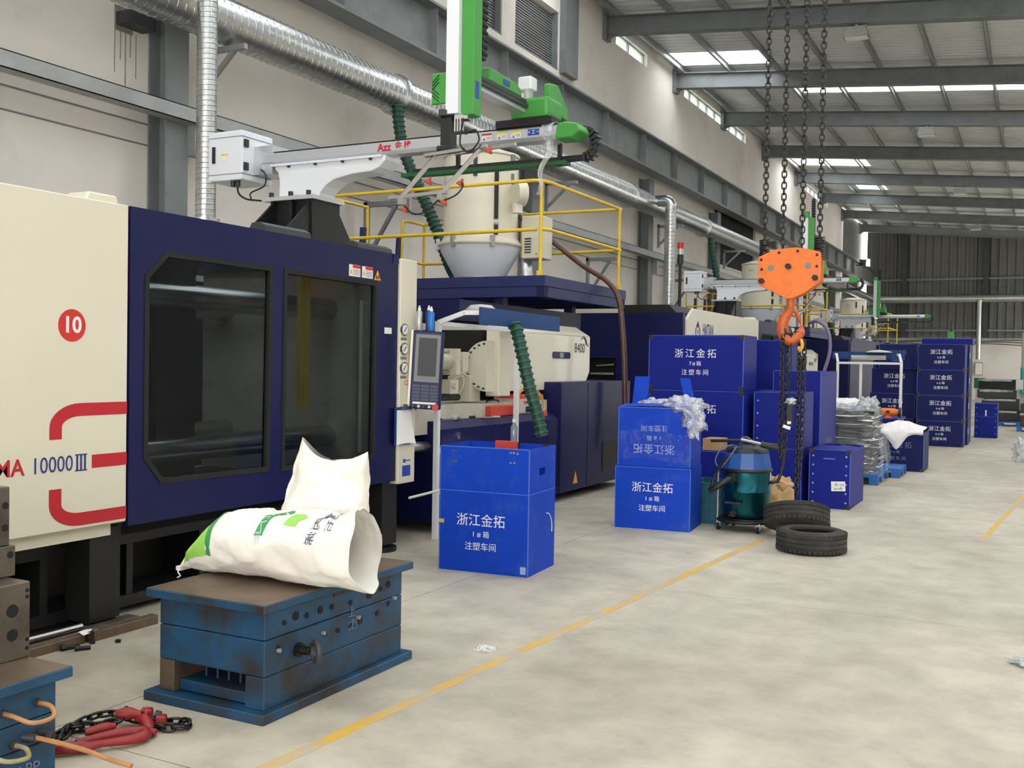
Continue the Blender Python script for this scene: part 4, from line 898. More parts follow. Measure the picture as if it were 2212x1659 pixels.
# brackish signal tower on the second machine
st = T('signal_tower', 'red and clear signal lamp on a black pole on the second machine', 'lamp', (-5.1, 15.6, 2.5))
st.part('pole', MB().cyl((-5.08, 15.6, 2.5), (-5.08, 15.6, 3.2), 0.025, n=10), 'black_paint')
st.part('base', MB().cyl((-5.08, 15.6, 3.2), (-5.08, 15.6, 3.35), 0.05, n=14), 'black_plastic')
st.part('lens', MB().cyl((-5.08, 15.6, 3.35), (-5.08, 15.6, 3.44), 0.05, n=14), 'can_silver')
st.part('red_lens', MB().cyl((-5.08, 15.6, 3.44), (-5.08, 15.6, 3.54), 0.05, n=14), 'red_glow')

# ---------------------------------------------------------------- hoses hanging from the duct
def ribbed_hose(name, path, r, material, label, rib=0.05, n=12, seg=10, base=None):
    P = spl(path, seg); t = T(name, label, 'hose', tuple(P[-1]) if base is None else base)
    t.part('hose_tube', MB().tube(P, r, n), 'hose_dark')
    L = 0; nxt = 0; m = MB()
    for a, b in zip(P[:-1], P[1:]):
        d_ = (b-a); l = d_.length
        while nxt <= L+l:
            q = a+d_*((nxt-L)/l); dn = d_.normalized(); m.cyl(q-dn*rib*0.13, q+dn*rib*0.13, r*1.2, n=n); nxt += rib
        L += l
    t.part('hose_rib', m, material); return t
ribbed_hose('flexible_hose', [(-8.35, 12.45, 5.28), (-8.3, 12.45, 4.9), (-8.2, 12.5, 4.5), (-8.0, 12.6, 4.0), (-7.75, 12.6, 3.5), (-7.45, 12.5, 2.95), (-7.15, 12.3, 2.72), (-6.85, 12.2, 2.66)], 0.075, 'hose_green', 'dark green ribbed hose falling from the duct to the nearest cream hopper', rib=0.075)
ribbed_hose('flexible_hose', [(-8.3, 28.2, 5.2), (-8.25, 28.2, 4.8), (-8.15, 28.2, 4.3), (-8.0, 28.1, 3.6), (-7.9, 28.0, 3.0)], 0.085, 'hose_green', 'dark green ribbed hose hanging behind the second robot control box', rib=0.12)
ribbed_hose('flexible_hose', [(-7.9, 43.2, 5.2), (-7.85, 43.2, 4.6), (-7.7, 43.2, 3.6), (-7.5, 43.2, 2.9)], 0.09, 'hose_green', 'far green hose seen between distant yellow rails', rib=0.16)
single('material_hose', MB().tube(spl([(-6.3, 12.0, 3.85), (-6.15, 12.05, 3.55), (-5.85, 12.2, 3.30), (-5.35, 12.3, 2.90), (-4.98, 12.3, 2.67), (-4.82, 12.3, 2.45), (-4.76, 12.3, 2.1), (-4.72, 12.3, 1.6), (-4.70, 12.3, 1.0), (-4.68, 12.3, 0.5)], 8), 0.035, 10), 'hose_brown', 'brown suction hose curving from the hopper down past the navy platform', 'hose', loc=(-4.7, 12.3, 0.5))
single('material_hose', MB().tube(spl([(-5.2, 26.2, 2.7), (-4.9, 26.0, 2.75), (-4.65, 26.0, 2.5), (-4.6, 26.0, 2.0), (-4.75, 26.0, 1.4), (-4.8, 26.0, 0.9)], 8), 0.045, 8), 'hose_violet', 'pale violet hose looping down from the second navy platform', 'hose', loc=(-4.7, 26.0, 1.0))

# ================================================================== FOREGROUND: MOULDS, SACKS, CHAIN
md = T('mould_block', 'blue steel mould block with two white sacks on it', 'mould', (-3.315, 4.04, 0))
md.part('base_plate', MB().box(-3.68, -2.96, 3.44, 4.63, 0, 0.045), 'mold_blue', bev=0.004)
md.part('spacer_block', MB().box(-3.63, -3.54, 3.49, 4.58, 0.045, 0.19), 'mold_rust', bev=0.004)
md.part('spacer_block', MB().box(-3.11, -3.00, 3.49, 4.58, 0.045, 0.19), 'mold_blue', bev=0.004)
md.part('ejector_plate', MB().box(-3.53, -3.12, 3.52, 4.56, 0.05, 0.10), 'mold_blue', bev=0.003)
md.part('ejector_core', MB().box(-3.53, -3.12, 3.72, 4.50, 0.10, 0.19), 'hole_dark')
for k in range(5): md.part('ejector_pin', MB().cyl((-3.46+k*0.07, 3.62, 0.10), (-3.46+k*0.07, 3.62, 0.19), 0.007, n=8), 'steel_dark')
md.part('core_plate', MB().box(-3.63, -3.00, 3.49, 4.58, 0.192, 0.352), 'mold_blue', bev=0.004)
md.part('cavity_plate', MB().box(-3.63, -3.00, 3.49, 4.58, 0.356, 0.485), 'mold_blue', bev=0.004)
md.part('top_plate', MB().box(-3.67, -2.96, 3.44, 4.63, 0.486, 0.525), 'mold_blue', bev=0.004)
md.part('top_face', MB().box(-3.665, -2.965, 3.445, 4.625, 0.5245, 0.5265), 'mold_steel')
eye = MB(); cE = Vector((-2.935, 3.73, 0.265)); Rm = RZ(math.radians(38)) @ RY(PI/2)
eye.tube([cE+RZ(math.radians(-30)) @ Vector((0.042*math.cos(a), 0, 0.042*math.sin(a)))*1.0+Vector((0.03, 0, 0)) for a in [k*2*PI/20 for k in range(20)]], 0.014, 10, closed=True)
md.part('eye_bolt', eye, 'steel_dark')
md.part('eye_shank', MB().cyl((-3.0, 3.72, 0.265), (-2.94, 3.725, 0.265), 0.02, n=12).cyl((-3.0, 3.72, 0.265), (-2.985, 3.72, 0.265), 0.034, n=14), 'chain_steel')
for y, z, r in ((3.62, 0.41, 0.012), (3.70, 0.425, 0.022), (3.78, 0.41, 0.014), (3.88, 0.415, 0.018), (3.97, 0.41, 0.014), (4.12, 0.40, 0.014), (4.28, 0.41, 0.02), (4.38, 0.42, 0.012), (4.45, 0.43, 0.018), (3.92, 0.29, 0.012), (4.02, 0.285, 0.012), (4.12, 0.29, 0.012), (4.2, 0.295, 0.02), (4.35, 0.30, 0.014), (4.45, 0.33, 0.014), (3.58, 0.31, 0.01)):
    md.part('bolt_hole', MB().cyl((-3.0, y, z), (-2.996, y, z), r, n=12), 'hole_dark')
for y, z in ((3.58, 0.295), (3.9, 0.30), (4.18, 0.315), (4.5, 0.35)): md.part('plug', MB().cyl((-3.0, y, z), (-2.985, y, z), 0.01, n=8), 'steel_light')
md.part('rating_plate', MB().box(-3.0, -2.995, 3.98, 4.15, 0.455, 0.487), 'black_plastic')
md.text('lettering', '上', 0.06, 'grey_print', (-2.997, 4.13, 0.35), (0,1,0), (0,0,1)); md.text('lettering', 'SE3', 0.06, 'grey_print', (-2.997, 4.14, 0.285), (0,1,0), (0,0,1), sx=0.9); md.text('lettering', '三', 0.05, 'grey_print', (-2.997, 4.14, 0.31), (0,1,0), (0,0,1))

# sacks: woven plastic bags, one lying with its mouth open, one standing behind
def wr(p, s, a, k=0): return a*mnoise.fractal(Vector(p)*s+Vector((k, k*2, 0)), 0.9, 2.1, 4)
def lying(u, v):
    # v along X from the sewn end (left) to the open mouth (right), u round the section
    a = 2*PI*u; ca, sa = math.cos(a), math.sin(a)
    x = -3.80+1.04*v
    e = min(1.0, v/0.30)
    b = 0.012+0.145*(math.sin(e*PI/2)**0.85)           # half thickness
    if v > 0.8: b += 0.02*(v-0.8)/0.2
    w = 0.20+0.03*math.sin(min(1, v*2)*PI/2)           # half depth
    if v < 0.06: w *= 0.9
    q = 0.75
    yy = 3.955+w*math.copysign(abs(ca)**q, ca)
    zz = 0.535+b+b*math.copysign(abs(sa)**(0.7), sa)
    n = wr((x*0.8, yy*1.3, zz*1.2), 5.0, 0.026)+wr((x, yy, zz), 13, 0.005, 3)
    zz = zz+n*(1.0 if sa > -0.3 else 0.35); yy += n*0.8
    if v > 0.55: t_ = ((v-0.55)/0.45)**1.5; x += t_*(0.09*(-(yy-3.955)/0.23)-0.05*sa-0.03+0.025*math.sin(a*3+1.0))
    return (x, yy, max(0.532, zz))
def standing(u, v):
    a = 2*PI*u; ca, sa = math.cos(a), math.sin(a)
    z = 0.53+0.575*v
    xc = -3.32+0.05*v; yc = 4.28+0.02*v
    w = 0.255-0.015*v; d = 0.15*(1-v)**0.6+0.022
    top = 1.0
    x = xc+w*math.copysign(abs(ca)**0.6, ca); y = yc+d*math.copysign(abs(sa)**0.8, sa)
    if v > 0.72:
        t = (v-0.72)/0.28; z += t*(0.085*max(0, -ca)**1.6+0.03*max(0, ca)**1.5-0.03*(1-abs(ca)))
        x += 0.05*t*(1 if ca < 0 else -0.15)
    n = wr((x, y, z*0.8), 5.0, 0.06, 5)+wr((x, y, z), 13, 0.009, 1)
    return (x+n*0.3, y-n*0.9, z+n*0.25*(v > 0.05))
def surf_patch(fn, u0, u1, v0, v1, nu, nv, off):
    def P(u, v): return Vector(fn(u, v))
    vs = []
    for j in range(nv):
        for i in range(nu):
            u = u0+(u1-u0)*i/(nu-1); v = v0+(v1-v0)*j/(nv-1); p = P(u, v)
            n = (P(u+0.004, v)-P(u-0.004, v)).cross(P(u, v+0.004)-P(u, v-0.004)); n.normalize()
            vs.append(p+n*off)
    return MB().add(vs, [(j*nu+i, j*nu+i+1, (j+1)*nu+i+1, (j+1)*nu+i) for j in range(nv-1) for i in range(nu-1)], True)
def text_on(t, name, body, size, material, fn, uc, vc, du, dv, off, rot=0):
    me = text_mesh(body, size, material).copy(); c, s_ = math.cos(rot), math.sin(rot)
    for vt in me.vertices:
        x, y = vt.co.x*c-vt.co.y*s_, vt.co.x*s_+vt.co.y*c; u = uc+y*du; v = vc+x*dv; p = Vector(fn(u, v))
        n = (Vector(fn(u+0.004, v))-Vector(fn(u-0.004, v))).cross(Vector(fn(u, v+0.004))-Vector(fn(u, v-0.004))); n.normalize()
        vt.co = t.I @ (p+n*off)
    return link(name, me, t.o)
s1 = T('plastic_sack', 'open white woven sack with green end lying on the blue mould', 'sack', (-3.3, 3.95, 0.53), group='white granulate sacks')
body = MB().grid(lying, 64, 72, wrapu=True)
s1.part('sack_body', body, 'sack_white')
s1.part('sewn_end', MB().beam((-3.80, 3.77, 0.545), (-3.80, 4.14, 0.545), 0.03, 0.02), 'sack_white')
s1.part('thread_end', MB().tube(spl([(-3.79, 3.78, 0.545), (-3.795, 3.765, 0.53), (-3.785, 3.77, 0.51), (-3.80, 3.765, 0.50)]), 0.004, 5), 'sack_white')
# orientation: u in 0.5..1 is the lower half, 0..0.5 the upper; camera side is u near 0.5..0.75
sgn = 1
test = Vector(lying(0.27, 0.5)); tn = (Vector(lying(0.274, 0.5))-Vector(lying(0.266, 0.5))).cross(Vector(lying(0.27, 0.504))-Vector(lying(0.27, 0.496)))
sgn = 1 if tn.z > 0 else -1
s1.part('green_print', surf_patch(lying, 0.22, 0.53, 0.03, 0.20, 20, 12, sgn*0.0016), 'lime_print')
s1.part('green_stripe', surf_patch(lying, 0.22, 0.53, 0.20, 0.235, 20, 4, sgn*0.0017), 'green_print')
s1.part('green_band', surf_patch(lying, 0.24, 0.44, 0.50, 0.545, 16, 5, sgn*0.0017), 'green_print')
s1.part('green_mark', surf_patch(lying, 0.27, 0.36, 0.62, 0.69, 8, 6, sgn*0.0017), 'lime_print')
text_on(s1, 'lettering', 'YLENE', 0.045, 'white_print', lying, 0.37, 0.522, 1.6, 1/1.06, sgn*0.003, rot=PI/2)
text_on(s1, 'lettering', '聚丙烯', 0.05, 'grey_print', lying, 0.34, 0.80, 1.6, 1/1.06, sgn*0.003, rot=PI/2)
text_on(s1, 'lettering', '州 石', 0.045, 'grey_print', lying, 0.30, 0.87, 1.6, 1/1.06, sgn*0.003, rot=PI/2)
s2 = T('plastic_sack', 'crumpled white sack standing upright behind the lying sack', 'sack', (-3.3, 4.28, 0.53), group='white granulate sacks')
s2.part('sack_body', MB().grid(standing, 60, 56, wrapu=True), 'sack_white')
sg2 = 1
tn = (Vector(standing(0.754, 0.5))-Vector(standing(0.746, 0.5))).cross(Vector(standing(0.75, 0.504))-Vector(standing(0.75, 0.496)))
sg2 = 1 if tn.y < 0 else -1
text_on(s2, 'lettering', '110', 0.07, 'grey_print', standing, 0.545, 0.50, 0.9, 1.3, sg2*0.004, rot=PI/2)
text_on(s2, 'lettering', 'JK', 0.07, 'grey_print', standing, 0.545, 0.30, 0.9, 1.3, sg2*0.004, rot=PI/2)

# mould stack at the left edge
lm = T('mould_block', 'blue mould at the lower left corner with hose loops on its side', 'mould', (-3.7, 2.2, 0))
lm.part('lower_plate', MB().box(-4.15, -3.34, 1.55, 2.69, 0.0, 0.125), 'mold_blue', bev=0.004)
lm.part('middle_plate', MB().box(-4.15, -3.34, 1.55, 2.69, 0.128, 0.225), 'mold_blue', bev=0.004)
lm.part('upper_plate', MB().box(-4.15, -3.34, 1.55, 2.69, 0.228, 0.355), 'mold_blue', bev=0.004)
lm.part('top_flange', MB().box(-4.18, -3.30, 1.5, 2.735, 0.356, 0.396), 'mold_blue', bev=0.003)
lm.part('top_face', MB().box(-4.17, -3.305, 1.51, 2.73, 0.395, 0.398), 'mold_steel')
lm.text('lettering', 'P PP', 0.06, 'grey_print', (-3.337, 2.56, 0.045), (0,1,0), (0.0,0.15,1))
def loop(y0, z0, y1, z1, out, mt, dz=-0.03):
    P = spl([(-3.36, y0, z0), (-3.30, y0+0.01, z0-0.005), (-3.34+out*0.8, (y0*2+y1)/3, z0+dz), (-3.34+out, (y0+y1)/2+0.04, (z0+z1)/2+dz*0.8), (-3.34+out*0.75, y1, z1-0.01), (-3.28, y1+0.005, z1+0.002), (-3.36, y1, z1)], 8)
    lp = lm.part('hose_loop', MB().tube(P, 0.0088, 10), mt)
    for p, q in ((P[0], P[4]), (P[-1], P[-5])):
        lm.part('hose_fitting', MB().cyl(p, Vector(p).lerp(Vector(q), 0.9), 0.016, n=10), 'steel_dark', parent=lp)
loop(2.46, 0.285, 2.60, 0.285, 0.13, 'hose_copper')
loop(2.36, 0.175, 2.50, 0.155, 0.12, 'hose_tan')
hp = lm.part('open_hose', MB().tube(spl([(-3.36, 2.55, 0.17), (-3.28, 2.58, 0.165), (-3.12, 2.62, 0.145), (-2.98, 2.645, 0.12), (-2.90, 2.66, 0.11)], 8), 0.0092, 10), 'hose_copper')
lm.part('hose_fitting', MB().cyl((-3.345, 2.55, 0.17), (-3.30, 2.57, 0.167), 0.017, n=10), 'steel_dark', parent=hp)
lm.part('pipe_stub', MB().cyl((-3.345, 2.62, 0.165), (-3.30, 2.63, 0.163), 0.018, n=10), 'steel_dark')
b1 = T('steel_plate_block', 'grey drilled steel block lying on the corner blue mould', 'steel block', (-3.85, 2.3, 0.4))
b1.part('block', MB().box(-4.1, -3.55, 1.6, 2.735, 0.398, 0.70), 'mold_grey', bev=0.004)
for y, z, r in ((2.655, 0.595, 0.026), (2.655, 0.50, 0.024), (2.72, 0.665, 0.008), (2.72, 0.64, 0.008), (2.72, 0.47, 0.008), (2.72, 0.435, 0.008)):
    b1.part('bolt_hole', MB().cyl((-3.55, y, z), (-3.548, y, z), r, n=16), 'hole_dark')
b2 = T('steel_plate_block', 'upper grey steel block at the left picture edge', 'steel block', (-3.9, 2.3, 0.70))
b2.part('lower_half', MB().box(-4.1, -3.68, 1.7, 2.765, 0.702, 0.825), 'mold_grey', bev=0.003)
b2.part('upper_half', MB().box(-4.1, -3.69, 1.7, 2.745, 0.827, 1.065), 'mold_grey', bev=0.003)
for y, z in ((2.74, 0.79), (2.725, 0.90), (2.725, 0.99)): b2.part('bolt_hole', MB().cyl((-3.69, y, z), (-3.676 if z < 0.82 else -3.688, y, z), 0.014, n=12), 'hole_dark')

# chain links ---------------------------------------------------------------
def link_mesh(name, pitch, width, wire, material, n=5, seg=6):
    hl = pitch/2; r = width/2-wire/2; path = []
    st_ = max(0.0, (pitch+wire)/2-r-0.0)
    for k in range(seg+1): a = -PI/2+PI*k/seg; path.append((0, r*math.sin(a), st_*0+hl-r*0+0.0))
    path = []
    s0 = hl+wire/2-r
    for k in range(seg+1): a = PI*k/seg; path.append((r*math.cos(a), 0, s0+r*math.sin(a)))
    for k in range(seg+1): a = PI+PI*k/seg; path.append((r*math.cos(a), 0, -s0+r*math.sin(a)))
    return mesh_of(MB().tube(path, wire/2, n, closed=True), name, material)
def lay_chain(root, me, path, pitch, jitter=0.0, roll0=0.0, name='chain_link', parent=None):
    P = [Vector(p) for p in path]; d = [0]
    for a, b in zip(P[:-1], P[1:]): d.append(d[-1]+(b-a).length)
    def at(s):
        for i in range(len(P)-1):
            if s <= d[i+1] or i == len(P)-2: t = (s-d[i])/max(1e-6, d[i+1]-d[i]); return P[i].lerp(P[i+1], t), (P[i+1]-P[i]).normalized()
    n = int(d[-1]/pitch); inv = Matrix.Translation(root.location).inverted()
    for k in range(n+1):
        p, t = at(min(d[-1], k*pitch)); ref = Vector((0,0,1)) if abs(t.z) < 0.8 else Vector((0,1,0))
        a = ref.cross(t).normalized(); b = t.cross(a); an = roll0+(k % 2)*PI/2+random.uniform(-jitter, jitter)
        r = a*math.cos(an)+b*math.sin(an); c = t.cross(r)
        M = Matrix(((r.x, c.x, t.x, p.x), (r.y, c.y, t.y, p.y), (r.z, c.z, t.z, p.z), (0, 0, 0, 1)))
        o = link(name, me, parent or root); o.matrix_local = inv @ M
fc = T('chain_sling', 'black chain sling with red hooks heaped on the floor', 'chain', (-3.4, 3.0, 0))
lme = link_mesh('chain_link', 0.044, 0.046, 0.0135, 'chain_steel')
lay_chain(fc.o, lme, spl([(-3.52, 2.80, 0.02), (-3.56, 2.88, 0.03), (-3.60, 2.98, 0.03), (-3.60, 3.06, 0.04), (-3.56, 3.12, 0.05), (-3.50, 3.16, 0.045), (-3.46, 3.17, 0.03), (-3.36, 3.22, 0.02), (-3.28, 3.27, 0.02), (-3.23, 3.27, 0.02), (-3.22, 3.22, 0.02), (-3.27, 3.19, 0.02), (-3.34, 3.17, 0.02)], 5), 0.044, 0.3, 0.6)
lay_chain(fc.o, lme, spl([(-3.48, 2.78, 0.02), (-3.50, 2.86, 0.05), (-3.53, 2.93, 0.06), (-3.48, 3.0, 0.05), (-3.43, 3.06, 0.06), (-3.45, 3.12, 0.075), (-3.44, 3.14, 0.09)], 5), 0.044, 0.3, 0.2)
lay_chain(fc.o, lme, spl([(-3.58, 2.86, 0.02), (-3.60, 2.93, 0.02), (-3.56, 3.02, 0.02), (-3.50, 3.08, 0.02), (-3.46, 3.12, 0.05)], 5), 0.044, 0.3, 0.9)
def red_hook(path, r, parent=None):
    P = spl(path, 6); n = len(P); rs = [r*1.2*(0.75+0.5*math.sin(PI*min(1, i/(n-1)*1.15))) for i in range(n)]
    return fc.part('red_hook', MB().tube(P, rs, 8), 'red_hook')
red_hook([(-3.43, 2.86, 0.03), (-3.40, 2.95, 0.03), (-3.36, 3.03, 0.03), (-3.30, 3.08, 0.03), (-3.26, 3.06, 0.03), (-3.27, 3.00, 0.03), (-3.33, 2.92, 0.03), (-3.40, 2.84, 0.03)], 0.017)
red_hook([(-3.45, 2.92, 0.05), (-3.42, 2.99, 0.055), (-3.40, 3.03, 0.055)], 0.015)
red_hook([(-3.47, 2.76, 0.02), (-3.43, 2.79, 0.03), (-3.38, 2.84, 0.03), (-3.35, 2.86, 0.03), (-3.34, 2.90, 0.03)], 0.017)
red_hook([(-3.46, 3.08, 0.075), (-3.42, 3.12, 0.075), (-3.38, 3.15, 0.07)], 0.019)
red_hook([(-3.40, 3.14, 0.055), (-3.36, 3.15, 0.05), (-3.32, 3.13, 0.035), (-3.29, 3.11, 0.025), (-3.26, 3.12, 0.022)], 0.018)
fc.part('safety_latch', MB().tube(spl([(-3.385, 3.18, 0.085), (-3.36, 3.155, 0.06), (-3.35, 3.125, 0.03), (-3.33, 3.10, 0.02), (-3.30, 3.105, 0.02)], 5), 0.009, 6), 'red_hook')
fc.part('hook_pin', MB().cyl((-3.35, 3.20, 0.06), (-3.33, 3.21, 0.055), 0.018, n=10), 'black_plastic')
fc.part('hook_clevis', MB().obox((-3.385, 3.185, 0.06), (0.05, 0.04, 0.05), RZ(0.5)), 'red_hook', bev=0.006)
fc.part('hook_clevis', MB().obox((-3.315, 3.20, 0.04), (0.045, 0.04, 0.045), RZ(0.6)), 'red_hook', bev=0.006)

# steel bars beside the machine foot, loose bolts
for nm, lab, args, mt in (('steel_bar', 'long rusty steel bar on the floor in front of the nearest machine', (-4.72, -4.66, 3.98, 4.47, 0, 0.055), 'mold_steel'),
                          ('steel_bar', 'rusty steel bar nearest the grey mould blocks by the machine', (-4.74, -4.68, 3.2, 3.96, 0, 0.05), 'mold_steel'),
                          ('steel_bar', 'flat grey steel bar behind the rusty floor bars', (-4.86, -4.76, 3.4, 4.42, 0, 0.045), 'mold_grey')):
    single(nm, MB().box(*args), mt, lab, 'steel bar', group='steel bars on the floor', bev=0.003, loc=((args[0]+args[1])/2, (args[2]+args[3])/2, 0))
single('steel_rod', MB().cyl((-4.80, 3.5, 0.066), (-4.79, 4.02, 0.066), 0.02, n=12), 'steel_bright', 'bright round steel rod lying on the flat bar', 'rod', loc=(-4.8, 3.7, 0.05))
single('paper_scrap', MB().grid(lambda u, v: (-4.72+0.06*u, 3.93+0.10*v, 0.058+0.006*math.sin(5*u+3*v)), 5, 5), 'paper', 'small white paper scrap on the rusty floor bars', 'paper', loc=(-4.69, 3.98, 0.06))
def bolt(x, y, rz, L, lab, standing=False):
    t = T('hex_bolt', lab, 'bolt', (x, y, 0), rz, group='loose black bolts')
    if standing: t.part('head', MB().cyl((0,0,0), (0,0,0.02), 0.016, n=6, smooth=False), 'black_paint', world=False); t.part('shank', MB().cyl((0,0,0.02), (0,0,L), 0.010, n=10), 'black_paint', world=False)
    else: t.part('head', MB().cyl((0,0,0.018), (0.02,0,0.018), 0.018, n=6, smooth=False), 'black_paint', world=False); t.part('shank', MB().cyl((0.02,0,0.015), (L,0,0.012), 0.011, n=10), 'black_paint', world=False)
bolt(-4.64, 3.97, 0.0, 0.07, 'black bolt standing upright in front of the rusty bars', True)
bolt(-4.66, 3.78, 1.3, 0.10, 'black bolt lying closest to the grey steel block')
bolt(-4.60, 3.82, 1.0, 0.08, 'black bolt lying beside the rusty bar end')
single('steel_nut', MB().lathe([(0.007, 0), (0.016, 0), (0.016, 0.016), (0.007, 0.016)], (-4.54, 4.06, 0), 6, smooth=False, closed=True), 'black_paint', 'single black nut alone on the concrete near the bars', 'nut', loc=(-4.54, 4.06, 0))
def crumple(u, v): 
    return (-2.70+0.10*(u-0.5)+0.02*mnoise.noise(Vector((u*5, v*5, 1))), 4.97+0.10*(v-0.5), 0.004+0.035*abs(mnoise.noise(Vector((u*6, v*6, 3))))*(1 if 0.05 < u < 0.95 else 0.2))
single('plastic_scrap', MB().grid(crumple, 14, 14, smooth=False), 'film_bag', 'crumpled clear plastic scrap on the floor beside the yellow line', 'plastic scrap', loc=(-2.7, 4.97, 0))

# ================================================================== BLUE CARTONS
TITLE, SHOP = '浙江金拓', '注塑车间'
def carton(label, x, y, z, w, d, h, rz=0.0, m='box_navy', text=None, ink='white_print', sc=1.0, flip=False, open_top=False, corners=False, studs=False, group=None, wide=False, tx=0.0, slot=None, fold=None, edge='box_edge', name='plastic_carton', tz=0.0):
    """corrugated plastic box; x,y = middle of its front bottom edge, front faces -Y before turning by rz"""
    t = T(name, label, 'box', (x, y, z), rz, group=group)
    k = 0.008
    def p(nm, mb, mt, par=None): return t.part(nm, mb, mt, parent=par, world=False)
    if slot: fr_holes = []
    fp = p('front_panel', MB().box(-w/2, w/2, 0, k, 0, h), m)
    p('back_panel', MB().box(-w/2, w/2, d-k, d, 0, h), m)
    p('side_panel', MB().box(-w/2, -w/2+k, k, d-k, 0, h), m)
    if slot:
        rp = p('side_panel', MB().plate([(k, 0), (d-k, 0), (d-k, h), (k, h)], [[(slot[0], slot[2]), (slot[1], slot[2]), (slot[1], slot[3]), (slot[0], slot[3])]], 'x', w/2-k, w/2), m)
    else: rp = p('side_panel', MB().box(w/2-k, w/2, k, d-k, 0, h), m)
    p('bottom_panel', MB().box(-w/2+k, w/2-k, k, d-k, 0.002, 0.01), m)
    if not open_top: p('lid_panel', MB().box(-w/2+0.004, w/2-0.004, 0.004, d-0.004, h-0.004, h+0.004), m)
    p('edge_strip', MB().box(w/2-0.006, w/2+0.0015, -0.0015, 0.006, 0.004, h-0.004), edge)
    p('edge_strip', MB().box(-w/2-0.0015, -w/2+0.006, -0.0015, 0.006, 0.004, h-0.004), edge)
    p('edge_strip', MB().box(-w/2+0.007, w/2-0.007, -0.0015, 0.003, h-0.006, h+0.0015 if open_top else h-0.001), edge)
    if corners:
        for sx in (-1, 1):
            for zz in (0.0, h-0.045):
                p('corner_cap', MB().box(sx*(w/2+0.004), sx*(w/2-0.05), -0.005, 0.02, zz, zz+0.05), 'black_plastic')
    if studs:
        for sx in (-1, 1):
            for q in range(studs): p('rivet', MB().cyl((sx*(w/2-0.045), -0.006, h*(q+0.7)/(studs+0.4)), (sx*(w/2-0.045), 0, h*(q+0.7)/(studs+0.4)), 0.011, n=8), 'faded_print')
    if fold:
        p('fold_line', MB().box(-w/2+0.007, w/2-0.007, -0.0022, 0.001, fold-0.003, fold+0.003), edge)
        p('fold_line', MB().box(w/2-0.001, w/2+0.0022, 0.01, d-0.01, fold-0.003, fold+0.003), edge)
    if text:
        s_ = -1 if flip else 1; zc = h*0.5+tz if flip else h*0.47+tz
        sp = 1.35 if wide else 1.02
        for body, size, dz in ((TITLE, 0.108*sc, 0.115*sc), (text, 0.058*sc, 0.005*sc), (SHOP, 0.070*sc, -0.095*sc)):
            t.text('lettering', body, size, ink, (tx, -0.0025, zc+s_*dz), (s_, 0, 0), (0, 0, s_), world=False, spacing=sp)
    return t
# 1: tall open carton in front
A = carton('tall open bright blue carton marked 1#, nearest to the camera', -3.72, 6.785, 0, 0.742, 0.55, 0.955, math.radians(4.2), 'box_blue', '1 # 箱', open_top=True, slot=(0.20, 0.33, 0.745, 0.80), fold=0.615, sc=0.94, tz=-0.165, tx=-0.02)
A.part('hinge_plate', MB().box(-0.03, 0.06, 0.548-0.012, 0.544, 0.90, 0.958), 'black_plastic', world=False)
A.part('hinge_plate', MB().box(0.26, 0.33, 0.548-0.012, 0.544, 0.90, 0.958), 'black_plastic', world=False)
for xx, zz in ((-0.26, 0.92), (-0.235, 0.92), (-0.26, 0.84), (-0.235, 0.84), (0.22, 0.925), (0.245, 0.925), (0.275, 0.92), (0.22, 0.85), (0.25, 0.85)):
    A.part('rivet', MB().cyl((xx, -0.004, zz), (xx, 0, zz), 0.009, n=8), 'steel_bright', world=False)
A.part('corner_patch', MB().box(0.31, 0.355, -0.003, 0, 0.02, 0.075), 'faded_print', world=False)
A.part('tie_string', MB().tube(spl([(0.374, 0.36, 0.44), (0.377, 0.42, 0.42), (0.376, 0.47, 0.36), (0.375, 0.48, 0.28)]), 0.004, 5), 'label_white', world=False)
A.part('worn_tape', MB().box(-0.375, -0.33, -0.004, -0.001, 0.36, 0.39), 'kraft', world=False)
# contents peeping over its rim
single('folder', MB().box(-3.86, -3.67, 7.22, 7.25, 0.2, 0.975), 'tool_red', 'red folder standing inside the tall open blue carton', 'folder', loc=(-3.76, 7.23, 0.2))
# 2: the pair by the vacuum cleaner
Bb = carton('lower bright blue 1# carton of the pair beside the vacuum cleaner', -3.315, 9.45, 0, 0.745, 0.55, 0.605, math.radians(6), 'box_blue', '1 # 箱', sc=0.95, tz=0.01)
Bt = carton('upside-down 1# carton on top of the pair, partly wrapped in film', -3.31, 9.46, 0.612, 0.715, 0.53, 0.575, math.radians(6), 'box_blue', '1 # 箱', flip=True, sc=0.95, ink='faded_print', open_top=True, tz=0.0)
for a0, a1, dx, hh, lean in ((-0.355, -0.20, -0.0, 0.31, 0.02), (0.21, 0.31, 0.0, 0.30, -0.08)):
    Bt.part('flap', MB().add([(a0, 0.50, 0.56), (a1, 0.50, 0.56), (a1+lean, 0.53, 0.56+hh), (a0+lean, 0.53, 0.56+hh), (a0, 0.507, 0.56), (a1, 0.507, 0.56), (a1+lean, 0.537, 0.56+hh), (a0+lean, 0.537, 0.56+hh)], [(0,1,2,3),(7,6,5,4),(0,1,5,4),(1,2,6,5),(2,3,7,6),(3,0,4,7)]), 'box_blue', world=False)
Bt.part('flap_slot', MB().obox((0.225, 0.517, 0.68), (0.03, 0.008, 0.05), RY(0.2)), 'black_plastic', world=False)
Bt.part('closing_flap', MB().grid(lambda u, v: (-0.355+0.70*u, 0.01+0.5*v, 0.577+0.02*math.sin(PI*v)+0.012*math.sin(PI*u)), 10, 8), 'box_blue', world=False)
